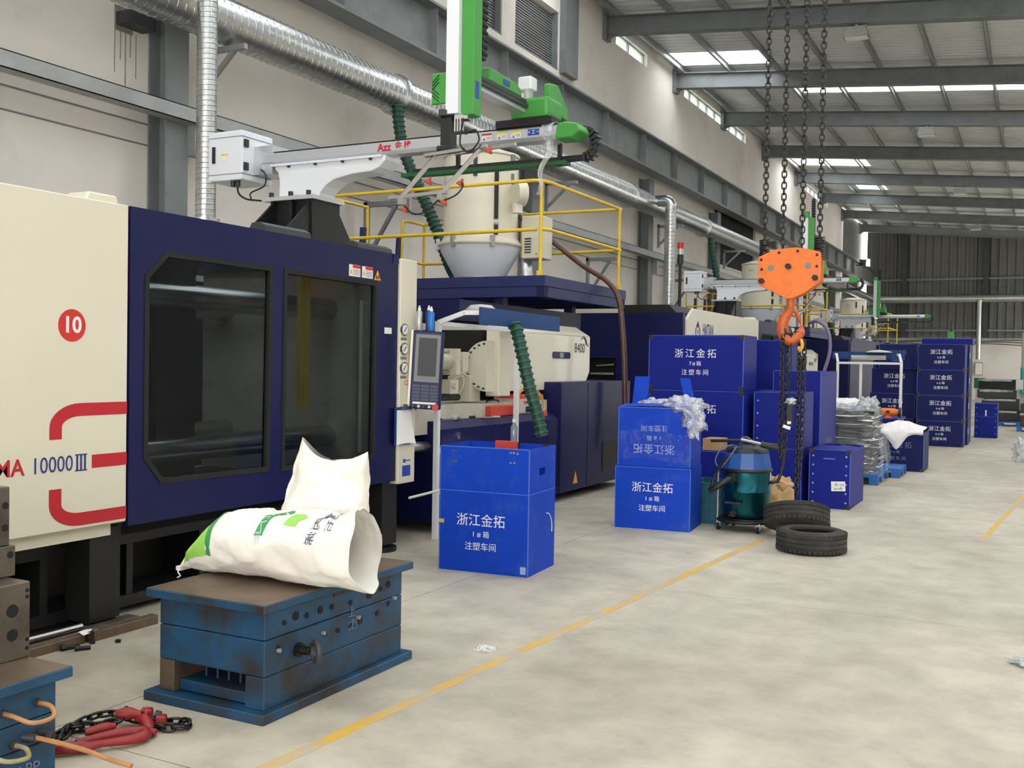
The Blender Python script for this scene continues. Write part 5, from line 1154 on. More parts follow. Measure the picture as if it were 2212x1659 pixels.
def filmwrap(u, v):
    # film round the lower half of the carton front and right side
    L = 0.70+0.53; s_ = u*L
    if s_ < 0.70: p = Vector((-0.34+s_, -0.006, 0)); n = Vector((0,-1,0))
    else: p = Vector((0.363, s_-0.70, 0)); n = Vector((1,0,0))
    z = 0.06+0.28*v+0.02*math.sin(9*u)
    return p+n*(0.006*abs(mnoise.noise(Vector((u*18, v*7, 0))))+0.001)+Vector((0, 0, z))
Bt.part('stretch_film', MB().grid(filmwrap, 60, 14), 'film_clear', world=False)
def blob(c, R, amp, seed, n=20, m=14, squash=(1,1,1), freq=3.0):
    c = Vector(c)
    def fn(u, v):
        th = 2*PI*u; ph = PI*v; d_ = Vector((math.sin(ph)*math.cos(th), math.sin(ph)*math.sin(th), math.cos(ph)))
        r = R*(1+amp*mnoise.fractal(d_*freq+Vector((seed, 0, 0)), 0.8, 2, 3)); return (c.x+d_.x*r*squash[0], c.y+d_.y*r*squash[1], c.z+d_.z*r*squash[2])
    return MB().grid(fn, n, m, wrapu=True, smooth=True)
fb = T('plastic_bag', 'crumpled clear plastic bag draped over the upside-down carton corner', 'plastic bag', (-3.03, 9.55, 1.19))
fb.part('bag_heap', blob((-3.07, 9.58, 1.21), 0.17, 0.5, 3, 44, 32, (1.2, 0.7, 0.5), 2.2), 'film_bag')
fb.part('bag_tail', blob((-2.92, 9.47, 1.08), 0.13, 0.5, 8, 40, 30, (0.75, 0.5, 1.15), 2.2), 'film_bag')
fb2 = T('plastic_bag', 'small clear plastic bag inside the open carton top, between its flaps', 'plastic bag', (-3.4, 9.8, 1.19))
fb2.part('bag_heap', blob((-3.42, 9.78, 1.20), 0.13, 0.5, 12, 36, 26, (1.3, 0.7, 0.45), 2.2), 'film_bag')

# 3: stacked 7# cartons
S7 = 'cartons stacked in front of the second machine'
carton('top 7# carton of the stack under the diamond logo', -3.62, 11.75, 1.315, 1.15, 0.62, 0.645, 0.0, 'box_navy', '7#箱', wide=True, sc=1.05, corners=True, group=S7)
carton('middle 7# carton half hidden behind the upside-down carton', -3.61, 11.75, 0.66, 1.15, 0.62, 0.648, 0.0, 'box_navy', '7#箱', wide=True, sc=1.05, corners=True, group=S7)
carton('bottom carton of the 7# stack, behind the vacuum cleaner', -3.61, 11.75, 0.0, 1.15, 0.62, 0.655, 0.0, 'box_navy', group=S7)
carton('carton end standing behind the top 7# carton', -3.16, 13.2, 1.315, 0.62, 0.6, 0.63, 0.0, 'box_navy', corners=True, group=S7)
carton('carton under the one behind the 7# stack', -3.2, 13.2, 0.66, 0.62, 0.6, 0.65, 0.0, 'box_navy', group=S7)
carton('lowest carton behind the 7# stack', -3.2, 13.2, 0.0, 0.62, 0.6, 0.655, 0.0, 'box_navy', group=S7)
carton('upper riveted carton behind the hanging chains', -2.68, 11.95, 0.665, 0.56, 0.62, 0.645, 0.0, 'box_navy', studs=4, corners=False, group=S7)
carton('lower carton behind the hanging chains, above the tyres', -2.68, 11.95, 0.0, 0.56, 0.62, 0.66, 0.0, 'box_navy', studs=3, group=S7)
tall = carton('tall plain carton with faint mirrored print right of the hanging chains', -2.66, 12.85, 0.0, 0.58, 1.1, 1.56, 0.0, 'box_navy', open_top=True)
for body, size, zz in ((TITLE, 0.085, 0.68), ('箱', 0.05, 0.56), (SHOP, 0.07, 0.46)):
    tall.text('lettering', body, size, 'grey_print', (-2.37+0.002, 13.45, zz), (0,-1,0), (0,0,1), sx=-1)
# 4: carton with paper sheet
C = carton('riveted navy carton with a white paper sheet taped on its front', -2.095, 12.0, 0, 0.455, 1.0, 0.67, 0.0, 'box_navy', corners=True, studs=6, open_top=True, name='plastic_carton')
C.part('flap', MB().add([(-0.22, -0.01, 0.672), (0.0, -0.01, 0.672), (0.02, 0.45, 0.69), (-0.2, 0.45, 0.69)], [(0,1,2,3)]), 'box_navy', world=False)
C.part('flap', MB().add([(0.0, 0.0, 0.676), (0.25, -0.02, 0.655), (0.30, 0.45, 0.68), (0.05, 0.5, 0.70)], [(0,1,2,3)]), 'box_navy', world=False)
C.part('paper_sheet', MB().obox((0.10, -0.004, 0.26), (0.155, 0.002, 0.11), RY(-0.06)), 'paper', world=False)
C.text('lettering', '中 1/2', 0.04, 'black_print', (0.11, -0.006, 0.275), (1,0,0.06), (-0.06,0,1), world=False); C.text('lettering', '5# 4件', 0.035, 'black_print', (0.10, -0.006, 0.23), (1,0,0.06), (-0.06,0,1), world=False)
C.part('hand_slot', MB().box(-0.07, 0.06, -0.003, 0.0, 0.56, 0.575), 'box_edge', world=False)
# 5: far stacks
S6 = 'tall stacks of 6# cartons'
for k, nm in enumerate(('bottom', 'second lowest', 'third', 'top')):
    carton('%s 6# carton of the tall right-hand front stack' % nm, -1.825, 23.1, k*0.535, 0.92, 0.62, 0.53, 0.0, 'box_deep', '6 # 箱', sc=1.0, corners=True, group=S6)
    c = carton('%s carton of the rear stack behind the right-hand front stack' % nm, -1.80, 23.85, k*0.54, 0.95, 0.6, 0.535, 0.0, 'box_deep', group=S6, corners=True)
    c.part('paper_label', MB().box(0.475, 0.479, 0.02, 0.10, 0.24, 0.36), 'paper', world=False)
carton('bright blue carton lid on top of the rear carton stack', -1.83, 24.6, 2.165, 1.05, 0.6, 0.13, 0.0, 'box_navy', group=S6)
for k, nm in enumerate(('bottom', 'second', 'third', 'fourth')): carton('%s plain carton of the rearmost stack, under the bright blue lid' % nm, -1.83, 24.6, k*0.54, 0.98, 0.6, 0.535, 0.0, 'box_deep', group=S6)
for k, nm in enumerate(('bottom', 'middle', 'third')):
    carton('%s 6# carton of the left stack behind the workbench canopy' % nm, -2.85+0.03*k, 23.5, k*0.54, 0.93, 0.62, 0.535, 0.0, 'box_deep', '6 # 箱', sc=1.0, group=S6)
carton('top carton of the left stack, set slightly to the right', -2.72, 23.4, 1.62, 0.76, 0.6, 0.52, 0.0, 'box_deep', '6 # 箱', ink='grey_print', sc=0.85, group=S6)
carton('carton behind the left stack top, peeping out at its left', -2.98, 24.2, 1.62, 0.6, 0.5, 0.515, 0.0, 'box_deep', group=S6)
carton('tall carton standing behind the left stack, under the peeping carton', -2.98, 24.2, 0, 0.6, 0.5, 1.615, 0.0, 'box_deep', group=S6)
c7 = carton('open 7# carton with a white bag hanging over its front', -2.02, 17.1, 0, 0.90, 0.8, 0.615, 0.0, 'box_deep', '7#箱', wide=True, sc=1.0, ink='grey_print', open_top=True, corners=True, tx=0.03)
c8 = carton('small bright blue carton standing alone behind the tall stacks', -1.10, 26.8, 0, 0.50, 0.5, 0.82, 0.0, 'box_navy', studs=5)
c8.part('paper_label', MB().box(-0.02, 0.01, -0.004, 0, 0.52, 0.66), 'paper', world=False)
c8.part('fold_line', MB().box(-0.24, 0.24, -0.003, 0, 0.5, 0.505), 'box_edge', world=False)
wb = T('plastic_bag', 'white plastic bag spilling over the front of the open 7# carton', 'plastic bag', (-1.98, 17.08, 0.4))
def wbag(u, v):
    x = -2.30+0.72*u; hang = math.exp(-((u-0.45)/0.17)**2)
    if v < 0.5: t = v/0.5; y = 17.75-0.67*t; z = 0.66+0.12*math.sin(PI*t)*math.sin(PI*u)+0.03*mnoise.noise(Vector((u*6, v*6, 0)))
    else: t = (v-0.5)/0.5; y = 17.075-0.03*math.sin(PI*t); z = 0.64-(0.06+0.24*hang)*t+0.015*mnoise.noise(Vector((u*9, v*9, 4)))
    return (x+0.02*mnoise.noise(Vector((u*7, v*7, 9))), y, z)
wb.part('bag_sheet', MB().grid(wbag, 36, 30), 'bag_white')

# ================================================================== VACUUM CLEANER
vx, vy = -2.53, 9.98
v = T('vacuum_cleaner', 'teal and blue industrial vacuum cleaner on a wheeled frame', 'vacuum cleaner', (vx, vy, 0))
fr = v.part('trolley_frame', MB().tube([(vx+0.27*math.cos(a), vy+0.27*math.sin(a), 0.10) for a in [k*2*PI/24 for k in range(24)]], 0.018, 6, closed=True).lathe([(0.2, 0.10), (0.25, 0.115), (0.25, 0.125), (0.2, 0.125)], (vx, vy, 0), 24, closed=True), 'black_paint')
for an in (-150, -50, 40, 130):
    a = math.radians(an); wx, wy = vx+0.27*math.cos(a), vy+0.27*math.sin(a)
    cs = v.part('caster', MB().cyl((wx-0.014, wy, 0.034), (wx+0.014, wy, 0.034), 0.034, n=14), 'black_rubber')
    v.part('caster_fork', MB().box(wx-0.02, wx+0.02, wy-0.008, wy+0.02, 0.034, 0.095), 'steel_light', parent=cs)
v.part('tank', MB().lathe([(0.20, 0.125), (0.225, 0.15), (0.235, 0.20), (0.238, 0.38), (0.243, 0.385), (0.243, 0.395), (0.238, 0.40), (0.238, 0.58), (0.23, 0.60)], (vx, vy, 0), 40), 'vac_teal')
v.part('tank_collar', MB().lathe([(0.240, 0.575), (0.248, 0.58), (0.248, 0.605), (0.235, 0.61)], (vx, vy, 0), 40), 'black_plastic')
v.part('motor_head', MB().lathe([(0.245, 0.61), (0.24, 0.64), (0.215, 0.76), (0.21, 0.765)], (vx, vy, 0), 12, smooth=False), 'vac_blue')
v.part('head_top', MB().lathe([(0.212, 0.765), (0.20, 0.80), (0.15, 0.825), (0, 0.83)], (vx, vy, 0), 20), 'black_plastic')
v.part('switch', MB().box(vx-0.09, vx-0.03, vy-0.17, vy-0.13, 0.80, 0.83), 'label_blue')
v.part('carry_grip', MB().tube(spl([(vx-0.08, vy-0.05, 0.82), (vx-0.04, vy-0.05, 0.88), (vx+0.05, vy-0.05, 0.88), (vx+0.09, vy-0.05, 0.82)]), 0.014, 8), 'black_plastic')
inl = v.part('hose_inlet', MB().cyl((vx-0.06, vy-0.22, 0.53), (vx-0.08, vy-0.29, 0.52), 0.045, n=14), 'black_plastic')
v.part('inlet_hose', MB().tube(spl([(vx-0.075, vy-0.27, 0.525), (vx-0.12, vy-0.33, 0.50), (vx-0.2, vy-0.36, 0.44), (vx-0.27, vy-0.33, 0.40)]), 0.03, 10), 'black_plastic')
v.part('crevice_hose', MB().tube(spl([(vx-0.27, vy-0.30, 0.41), (vx-0.26, vy-0.22, 0.52), (vx-0.2, vy-0.24, 0.64), (vx-0.12, vy-0.26, 0.74)]), 0.016, 8), 'black_plastic')
v.part('clamp_handle', MB().box(vx-0.14, vx+0.02, vy-0.262, vy-0.24, 0.275, 0.295), 'black_plastic')
v.part('drain_tap', MB().cyl((vx-0.05, vy-0.23, 0.185), (vx-0.06, vy-0.28, 0.18), 0.03, n=12).box(vx-0.10, vx-0.03, vy-0.29, vy-0.27, 0.16, 0.17), 'black_plastic')
wand = v.part('wand', MB().cyl((vx-0.33, vy-0.12, 0.865), (vx+0.0, vy-0.16, 0.885), 0.016, n=10), 'black_plastic')
v.part('wand_tube', MB().cyl((vx-0.02, vy-0.16, 0.89), (vx+0.20, vy-0.18, 0.855), 0.018, n=10), 'steel_bright', parent=wand)
v.part('floor_tool', MB().cyl((vx+0.18, vy-0.18, 0.858), (vx+0.36, vy-0.18, 0.82), 0.03, 0.022, n=10), 'black_plastic', parent=wand)
v.part('handle_bar', MB().tube(spl([(vx+0.12, vy+0.1, 0.845), (vx+0.30, vy+0.08, 0.83), (vx+0.345, vy+0.05, 0.78), (vx+0.33, vy+0.05, 0.62), (vx+0.30, vy+0.03, 0.50), (vx+0.24, vy, 0.48)], 6), 0.015, 8), 'black_plastic')
v.part('frame_upright', MB().tube([(vx-0.255, vy-0.1, 0.10), (vx-0.26, vy-0.08, 0.62)], 0.012, 6), 'steel_light')
v.part('power_cable', MB().tube(spl([(vx-0.1, vy-0.16, 0.84), (vx-0.2, vy-0.2, 0.80), (vx-0.26, vy-0.2, 0.68), (vx-0.20, vy-0.22, 0.62), (vx-0.1, vy-0.24, 0.74), (vx-0.05, vy-0.2, 0.83)]), 0.006, 5).tube(spl([(vx-0.05, vy-0.1, 0.84), (vx-0.02, vy-0.12, 0.91), (vx+0.05, vy-0.12, 0.91), (vx+0.08, vy-0.1, 0.85)]), 0.005, 5), 'steel_grey')
# crate, paper bags and cardboard box behind
cr = T('plastic_crate', 'teal plastic crate tucked between the cartons and vacuum cleaner', 'crate', (-2.97, 10.35, 0))
cr.part('crate_body', MB().plate([(-3.15, 0.0), (-2.76, 0.0), (-2.76, 0.42), (-3.15, 0.42)], [], 'y', 10.12, 10.14).box(-3.15, -3.13, 10.14, 10.6, 0, 0.42).box(-2.78, -2.76, 10.14, 10.6, 0, 0.42).box(-3.15, -2.76, 10.58, 10.6, 0, 0.42).box(-3.15, -2.76, 10.14, 10.58, 0, 0.02), 'crate_teal')
for zz in (0.02, 0.14, 0.26, 0.40): cr.part('rib', MB().box(-3.155, -2.75, 10.105, 10.12, zz, zz+0.015), 'crate_teal')
for xx in (-3.08, -2.95, -2.83): cr.part('upright_rib', MB().box(xx, xx+0.012, 10.105, 10.12, 0.02, 0.4), 'crate_teal')
single('cardboard_box', MB().box(-3.33, -3.13, 11.15, 11.45, 0.66, 0.79), 'cardboard', 'small brown cardboard box in the gap behind the vacuum cleaner', 'box', bev=0.002, loc=(-3.2, 11.3, 0.66))
carton('low navy carton carrying the small cardboard box', -3.27, 11.08, 0, 0.6, 0.5, 0.655, 0.0, 'box_navy', group=S7)
kb = T('paper_sack', 'crumpled kraft paper sack between the vacuum cleaner and the tyres', 'sack', (-2.4, 10.75, 0))
kb.part('sack_heap', blob((-2.42, 10.72, 0.2), 0.23, 0.35, 21, 30, 22, (0.85, 0.7, 0.95), 2.5), 'kraft')
kb.part('folded_top', blob((-2.36, 10.70, 0.38), 0.13, 0.5, 25, 26, 18, (1.0, 0.7, 0.6), 2.5), 'kraft')

# ================================================================== TYRES
def tyre(label, loc, tilt, rz):
    t = T('car_tyre', label, 'tyre', loc, rz, group='worn black tyres')
    R0, w = 0.30, 0.195
    prof = [(0.185, 0.03), (0.19, 0.012), (0.215, 0.0), (0.262, 0.004), (0.287, 0.022), (0.296, 0.04)]
    for zz in (0.056, 0.098, 0.14): prof += [(0.299, zz-0.012), (0.299, zz-0.004), (0.291, zz-0.003), (0.291, zz+0.003), (0.299, zz+0.004), (0.299, zz+0.012)]
    prof += [(0.296, w-0.04), (0.287, w-0.022), (0.262, w-0.004), (0.215, w), (0.19, w-0.012), (0.185, w-0.03), (0.205, w-0.045), (0.262, w/2+0.03), (0.262, w/2-0.03), (0.205, 0.045)]
    M = RX(tilt)
    t.part('tread', MB().lathe([(r, z) for r, z in prof], (0, 0, 0), 56, M=M, closed=True, smooth=False), 'rubber_tyre', world=False)
    for k in range(44):
        a = 2*PI*k/44
        for z0, z1 in ((0.022, 0.044), (w-0.044, w-0.022)):
            p_ = Vector((0.295*math.cos(a), 0.295*math.sin(a), (z0+z1)/2))
            t.part('shoulder_block', MB().obox(M @ p_, (0.012, 0.022, z1-z0+0.01), M @ RZ(a)), 'rubber_tyre', world=False)
    return t
tyre('worn black tyre lying flat on the floor in front of the other', (-1.735, 9.13, 0), 0.0, 0.3)
tyre('worn black tyre leaning on the flat one, below the hanging chain', (-1.97, 9.66, 0.115), math.radians(-22), math.radians(16))

# ================================================================== CRANE HOOK BLOCK AND CHAINS
hy = 9.70
cb = T('crane_hook_block', 'orange crane hook block hanging on four black chains', 'hook block', (-2.09, hy, 1.8))
prof = [(-2.375, 2.63), (-2.235, 2.695), (-2.11, 2.705), (-2.02, 2.71), (-1.93, 2.695), (-1.815, 2.665), (-1.80, 2.65), (-1.80, 2.40), (-1.82, 2.375), (-1.94, 2.29), (-2.05, 2.24), (-2.09, 2.235), (-2.12, 2.245), (-2.35, 2.36), (-2.375, 2.385)]
prof = [(x, z+0.0) for x, z in prof]
cb.part('front_plate', MB().prism(prof, 'y', hy-0.075, hy-0.055), 'orange_paint', bev=0.004)
cb.part('rear_plate', MB().prism(prof, 'y', hy+0.055, hy+0.075), 'orange_paint', bev=0.004)
cb.part('core', MB().prism([(x*0.985-2.09*0.015, z*0.985+2.46*0.015) for x, z in prof], 'y', hy-0.055, hy+0.055), 'orange_worn')
for x, z, r, o in ((-2.09, 2.535, 0.027, 0.05), (-2.335, 2.405, 0.027, 0.05), (-1.845, 2.425, 0.027, 0.05)): 
    cb.part('bolt_head', MB().cyl((x, hy-0.075, z), (x, hy-0.075-o, z), r, n=6, smooth=False), 'black_paint')
for x, z in ((-2.345, 2.605), (-2.18, 2.665), (-2.01, 2.675), (-1.835, 2.635), (-2.34, 2.515), (-1.835, 2.53)):
    cb.part('cap_screw', MB().cyl((x, hy-0.075, z), (x, hy-0.083, z), 0.013, n=12), 'black_paint')
for x, z in ((-2.255, 2.525), (-1.915, 2.54)): cb.part('axle_end', MB().cyl((x, hy-0.075, z), (x, hy-0.080, z), 0.029, n=20), 'steel_grey')
cb.part('centre_pin', MB().cyl((-2.085, hy-0.075, 2.31), (-2.085, hy-0.087, 2.31), 0.028, n=20), 'orange_paint')
# hook
hp = [(-2.08, hy, 2.26), (-2.08, hy, 2.16), (-2.10, hy-0.005, 2.11), (-2.135, hy-0.01, 2.05), (-2.15, hy-0.012, 1.97), (-2.13, hy-0.012, 1.89), (-2.075, hy-0.012, 1.85), (-2.02, hy, 1.875), (-1.99, hy+0.03, 1.93), (-1.985, hy+0.05, 1.99)]
P = spl(hp, 6); rs = []
for i in range(len(P)):
    t_ = i/(len(P)-1); rs.append(0.036 if t_ < 0.12 else 0.036+0.016*math.sin(PI*min(1, (t_-0.12)/0.75)) if t_ < 0.87 else 0.036*(1-(t_-0.87)/0.13)+0.012)
hk = cb.part('hook', MB().tube(P, rs, 14), 'orange_worn')
cb.part('hook_shank', MB().cyl((-2.08, hy, 2.14), (-2.08, hy, 2.30), 0.04, n=16), 'orange_worn', parent=hk)
cb.part('safety_latch', MB().tube([(-2.04, hy+0.02, 2.13), (-2.0, hy+0.03, 2.05), (-1.99, hy+0.045, 2.0)], [0.02, 0.018, 0.008], 8), 'orange_worn', parent=hk)
# four load chains with springs at the outer pair
lme2 = link_mesh('chain_link', 0.0525, 0.056, 0.0155, 'chain_steel')
for x in (-2.335, -2.165, -1.99, -1.83):
    lay_chain(cb.o, lme2, [(x, hy, 2.67), (x+0.0, hy, 6.1)], 0.0525, 0.12, 0.0)
for x in (-2.335, -1.83):
    cb.part('spring', MB().tube([(x+0.045*math.cos(a), hy+0.045*math.sin(a), 2.60+0.20*a/(18*PI)) for a in [k*PI/6 for k in range(109)]], 0.007, 5), 'black_paint')
cb.part('hoist_body', MB().box(-2.5, -1.68, hy-0.25, hy+0.25, 6.1, 6.7), 'steel_dark', bev=0.03)
cb.part('bridge_girder', MB().box(-8.6, 10.8, hy-0.22, hy+0.22, 7.28, 7.8).box(-2.3, -1.9, hy-0.15, hy+0.15, 6.7, 7.28), 'steel_grey')
# sling chain hanging from the hook
sc = T('lifting_chain', 'black lifting chain looped over the orange hook and hanging down', 'chain', (-2.08, hy, 0.35))
lme3 = link_mesh('chain_link', 0.045, 0.05, 0.014, 'chain_steel')
for path, r0 in (([(-2.125, hy-0.05, 1.93), (-2.135, hy-0.06, 1.80), (-2.135, hy-0.06, 0.74)], 0.7), ([(-2.12, hy+0.05, 1.90), (-2.105, hy+0.02, 1.78), (-2.105, hy+0.0, 0.80)], 0.2), ([(-2.02, hy+0.02, 1.92), (-1.99, hy-0.01, 1.82), (-1.985, hy-0.02, 0.36)], 0.7), ([(-1.99, hy+0.06, 1.92), (-1.955, hy+0.05, 1.8), (-1.955, hy+0.04, 1.05), (-1.975, hy+0.02, 0.5)], 0.2)):
    lay_chain(sc.o, lme3, path, 0.045, 0.15, r0)
lay_chain(sc.o, lme3, spl([(-2.125, hy-0.05, 1.93), (-2.10, hy-0.05, 1.90), (-2.06, hy+0.0, 1.905), (-2.02, hy+0.02, 1.93)], 4), 0.045, 0.2, 0.4)
sc.part('shortening_hook', MB().tube(spl([(-1.97, hy-0.03, 1.86), (-1.955, hy-0.05, 1.80), (-1.975, hy-0.05, 1.76), (-1.99, hy-0.04, 1.79)]), 0.016, 8), 'copper_tag')
pn = T('crane_pendant', 'black crane control pendant hanging between the chain strands', 'remote control', (-2.045, 9.62, 1.06))
pn.part('case', MB().box(-2.078, -2.018, 9.60, 9.64, 1.06, 1.26), 'black_plastic', bev=0.006)
pn.part('rating_label', MB().box(-2.066, -2.032, 9.597, 9.601, 1.075, 1.10), 'label_white')
pn.part('knotted_bag', blob((-2.045, 9.62, 1.285), 0.045, 0.7, 31, 16, 12, (1, 0.8, 0.7)), 'can_silver')
pn.part('tag', MB().obox((-2.07, 9.60, 1.045), (0.07, 0.002, 0.03), RY(0.3)), 'paper')
pn.part('cable', MB().cyl((-2.045, 9.62, 1.3), (-2.06, 9.66, 1.95), 0.005, n=6), 'black_rubber')

# ================================================================== WORKBENCH CANOPIES
def canopy(label, A, B, off, zb, zt, board_h, boards_mat='board_blue', legs=((0, 0), (1, 0)), extra=None):
    """two posts A,B with a bar; arms reach sideways by off and carry a long blue board"""
    A, B, off = Vector(A), Vector(B), Vector(off)
    t = T('workbench_canopy', label, 'workbench', tuple((A+B)/2), group='white frames with blue board canopies')
    for P in (A, B): t.part('post', MB().beam((P.x, P.y, 0), (P.x, P.y, zb), 0.045, 0.045), 'white_plastic')
    t.part('top_bar', MB().beam((A.x, A.y, zb-0.02), (B.x, B.y, zb-0.02), 0.04, 0.04), 'white_plastic')
    for P in (A, B):
        t.part('arm', MB().beam((P.x, P.y, zb-0.01), (P.x+off.x*0.6, P.y+off.y*0.6, zt-0.02), 0.04, 0.04), 'white_plastic')
        t.part('arm_end', MB().beam((P.x+off.x*0.58, P.y+off.y*0.58, zt-0.02), (P.x+off.x, P.y+off.y, zt-0.02), 0.04, 0.04), 'white_plastic')
    a, b = A+off, B+off; d_ = (b-a).normalized()
    t.part('blue_board', MB().beam(a-d_*0.05+Vector((0,0,zt-board_h/2+0.03)), b+d_*0.12+Vector((0,0,zt-board_h/2+0.03)), 0.012, board_h), boards_mat)
    m1, m2 = a.lerp(b, 0.25)-off*0.3, a.lerp(b, 0.8)-off*0.3
    lp = t.part('tube_lamp', MB().beam(m1+Vector((0,0,zt-0.06)), m2+Vector((0,0,zt-0.06)), 0.09, 0.05), 'tool_grey')
    t.part('lamp_tube', MB().cyl(m1+Vector((0,0,zt-0.1)), m2+Vector((0,0,zt-0.1)), 0.014, n=8), 'label_white', parent=lp)
    t.part('bench_rail', MB().beam((A.x, A.y, 0.42), (B.x, B.y, 0.42), 0.04, 0.04), 'white_plastic')
    return t
K1 = canopy('white workbench frame with blue board canopy beside the injection unit', (-4.80, 7.86, 0), (-5.0+0.10, 9.62, 0), (0.38, 0.12, 0), 1.96, 2.06, 0.155)
K1.part('shade_dish', MB().lathe([(0.0, 0.06), (0.10, 0.05), (0.16, 0.0), (0.15, -0.01)], (-4.72, 8.5, 2.09), 20), 'tool_grey')
K2 = canopy('distant white workbench frame with blue board canopy before the carton stacks', (-3.30, 19.5, 0), (-2.20, 19.5, 0), (-0.10, 0.30, 0), 1.72, 1.88, 0.135)
K2.part('post', MB().beam((-2.90, 19.55, 0), (-2.90, 19.55, 1.70), 0.045, 0.045), 'white_plastic')
K2.part('shade_dish', MB().lathe([(0.0, 0.05), (0.16, 0.03), (0.24, 0.0)], (-2.62, 19.75, 1.90), 20), 'tool_grey')
ribbed_hose('flexible_hose', [(-4.43, 8.64, 1.95), (-4.39, 8.62, 1.88), (-4.33, 8.60, 1.7), (-4.24, 8.58, 1.4), (-4.15, 8.6, 1.1), (-4.10, 8.6, 0.92)], 0.055, 'hose_green', 'dark green ribbed hose hanging from the near workbench canopy', rib=0.062)

# ================================================================== SMALL THINGS ON AND BY THE FIRST MACHINE
def can(label, x, y, z, m, h=0.15, r=0.026):
    t = T('spray_can', label, 'spray can', (x, y, z), group='spray cans on the control panel')
    t.part('can_body', MB().lathe([(r*0.9, 0), (r, 0.006), (r, h), (r*0.62, h+0.018)], (0,0,0), 20), m, world=False)
    t.part('can_cap', MB().lathe([(r*0.5, h+0.016), (r*0.5, h+0.038), (r*0.28, h+0.042), (r*0.28, h+0.058), (0, h+0.06)], (0,0,0), 14), 'label_white', world=False)
can('silver spray can, left of three on the control panel', -4.665, 7.33, 1.86, 'can_silver', 0.15)
can('dark blue spray can in the middle of three', -4.615, 7.40, 1.86, 'can_navy', 0.155)
can('bright blue spray can, right of three on the control panel', -4.565, 7.36, 1.858, 'can_blue', 0.145)
ck = T('clipboard', 'blue clipboard with curling white paper hung on the gauge column', 'clipboard', (-4.70, 7.2, 0.9))
ck.part('board', MB().box(-4.722, -4.716, 7.06, 7.30, 0.90, 1.215), 'board_blue')
def sheet(u, v): return (-4.712+0.03*v*v*u+0.006*math.sin(4*u), 7.08+0.22*u+0.04*v*u, 1.19-0.29*v+0.012*math.sin(3*u)*v)
ck.part('paper', MB().grid(sheet, 10, 12), 'paper')
ck.part('clip', MB().box(-4.715, -4.69, 7.14, 7.24, 1.19, 1.22).box(-4.71, -4.69, 7.17, 7.21, 1.215, 1.24), 'steel_bright')
tb = T('toolbox', 'small red toolbox on the navy machine base', 'toolbox', (-5.05, 9.45, 1.04))
tb.part('case', MB().box(-5.2, -4.98, 9.22, 9.72, 1.042, 1.15), 'tool_red', bev=0.008)
tb.part('handle', MB().tube(spl([(-5.09, 9.3, 1.15), (-5.09, 9.34, 1.20), (-5.09, 9.55, 1.20), (-5.09, 9.6, 1.15)]), 0.01, 6), 'black_plastic')
we = T('welder_case', 'grey and red portable welder unit on the navy machine base', 'welder', (-5.1, 10.2, 1.04))
we.part('case', MB().box(-5.3, -5.0, 9.86, 10.5, 1.042, 1.22), 'tool_grey', bev=0.01)
we.part('red_top', MB().box(-5.302, -4.998, 9.86, 10.5, 1.20, 1.25), 'tool_red', bev=0.01)
we.part('display', MB().box(-5.0, -4.994, 10.05, 10.18, 1.06, 1.12), 'screen_dark')
for k in range(3): we.part('knob', MB().cyl((-5.0, 10.02+k*0.055, 1.17), (-4.985, 10.02+k*0.055, 1.17), 0.016, n=10), ('tool_red', 'tool_red', 'black_plastic')[k])
hb = T('coiled_hose', 'yellow hose coil looped over the grey welder unit', 'hose', (-4.95, 10.15, 1.05))
for k in range(4): hb.part('hose_turn', MB().tube(spl([(-4.99+0.01*k, 9.74+0.02*k, 1.10), (-5.0, 9.9, 1.27+0.008*k), (-5.0, 10.1, 1.31+0.008*k), (-4.98, 10.32, 1.25+0.01*k), (-4.955+0.005*k, 10.44-0.01*k, 1.12), (-4.95, 10.42-0.02*k, 1.05)], 6), 0.009, 6), 'copper_tag')
hb.part('plug', MB().box(-4.96, -4.92, 10.36, 10.44, 1.0, 1.05), 'tool_red', bev=0.004)
def tool(nm, lab, x, y, rz, L, m):
    t = T(nm, lab, 'tool', (x, y, 1.042), rz, group='hand tools on the machine base')
    t.part('shaft', MB().box(0, L*0.7, -0.008, 0.008, 0, 0.01), m, world=False); t.part('head', MB().box(L*0.7, L, -0.028, 0.028, 0, 0.016), m, world=False, bev=0.003); t.part('grip', MB().box(-0.1, 0.0, -0.014, 0.014, 0, 0.02), 'black_plastic', world=False, bev=0.004)
tool('spanner', 'steel spanner lying at the left end of the navy base', -5.05, 8.35, 1.3, 0.24, 'steel_bright')
tool('spanner', 'steel spanner lying against the red toolbox', -5.02, 8.95, 1.0, 0.28, 'steel_bright')
tool('pliers', 'black pliers in the middle of the tool row', -5.06, 8.7, 1.9, 0.2, 'chain_steel')
single('rag', blob((-5.08, 8.62, 1.062), 0.06, 0.6, 44, 18, 12, (0.8, 1.4, 0.32)), 'label_white', 'red and white rag among the tools on the machine base', 'rag', loc=(-5.08, 8.62, 1.042))
bt = T('water_bottle', 'clear water bottle standing behind the tall open carton', 'bottle', (-4.46, 8.72, 0.80))
bt.part('bottle_body', MB().lathe([(0.03, 0.802), (0.034, 0.81), (0.034, 0.98), (0.014, 1.02), (0.014, 1.035)], (-4.46, 8.72, 0), 18), 'bottle_clear')
bt.part('cap', MB().cyl((-4.46, 8.72, 1.03), (-4.46, 8.72, 1.06), 0.017, n=14), 'label_white')
bench = T('work_table', 'white work table mostly hidden behind the tall open carton', 'table', (-4.45, 8.75, 0))
bench.part('table_top', MB().box(-4.88, -4.42, 8.0, 8.95, 0.76, 0.80), 'white_plastic')
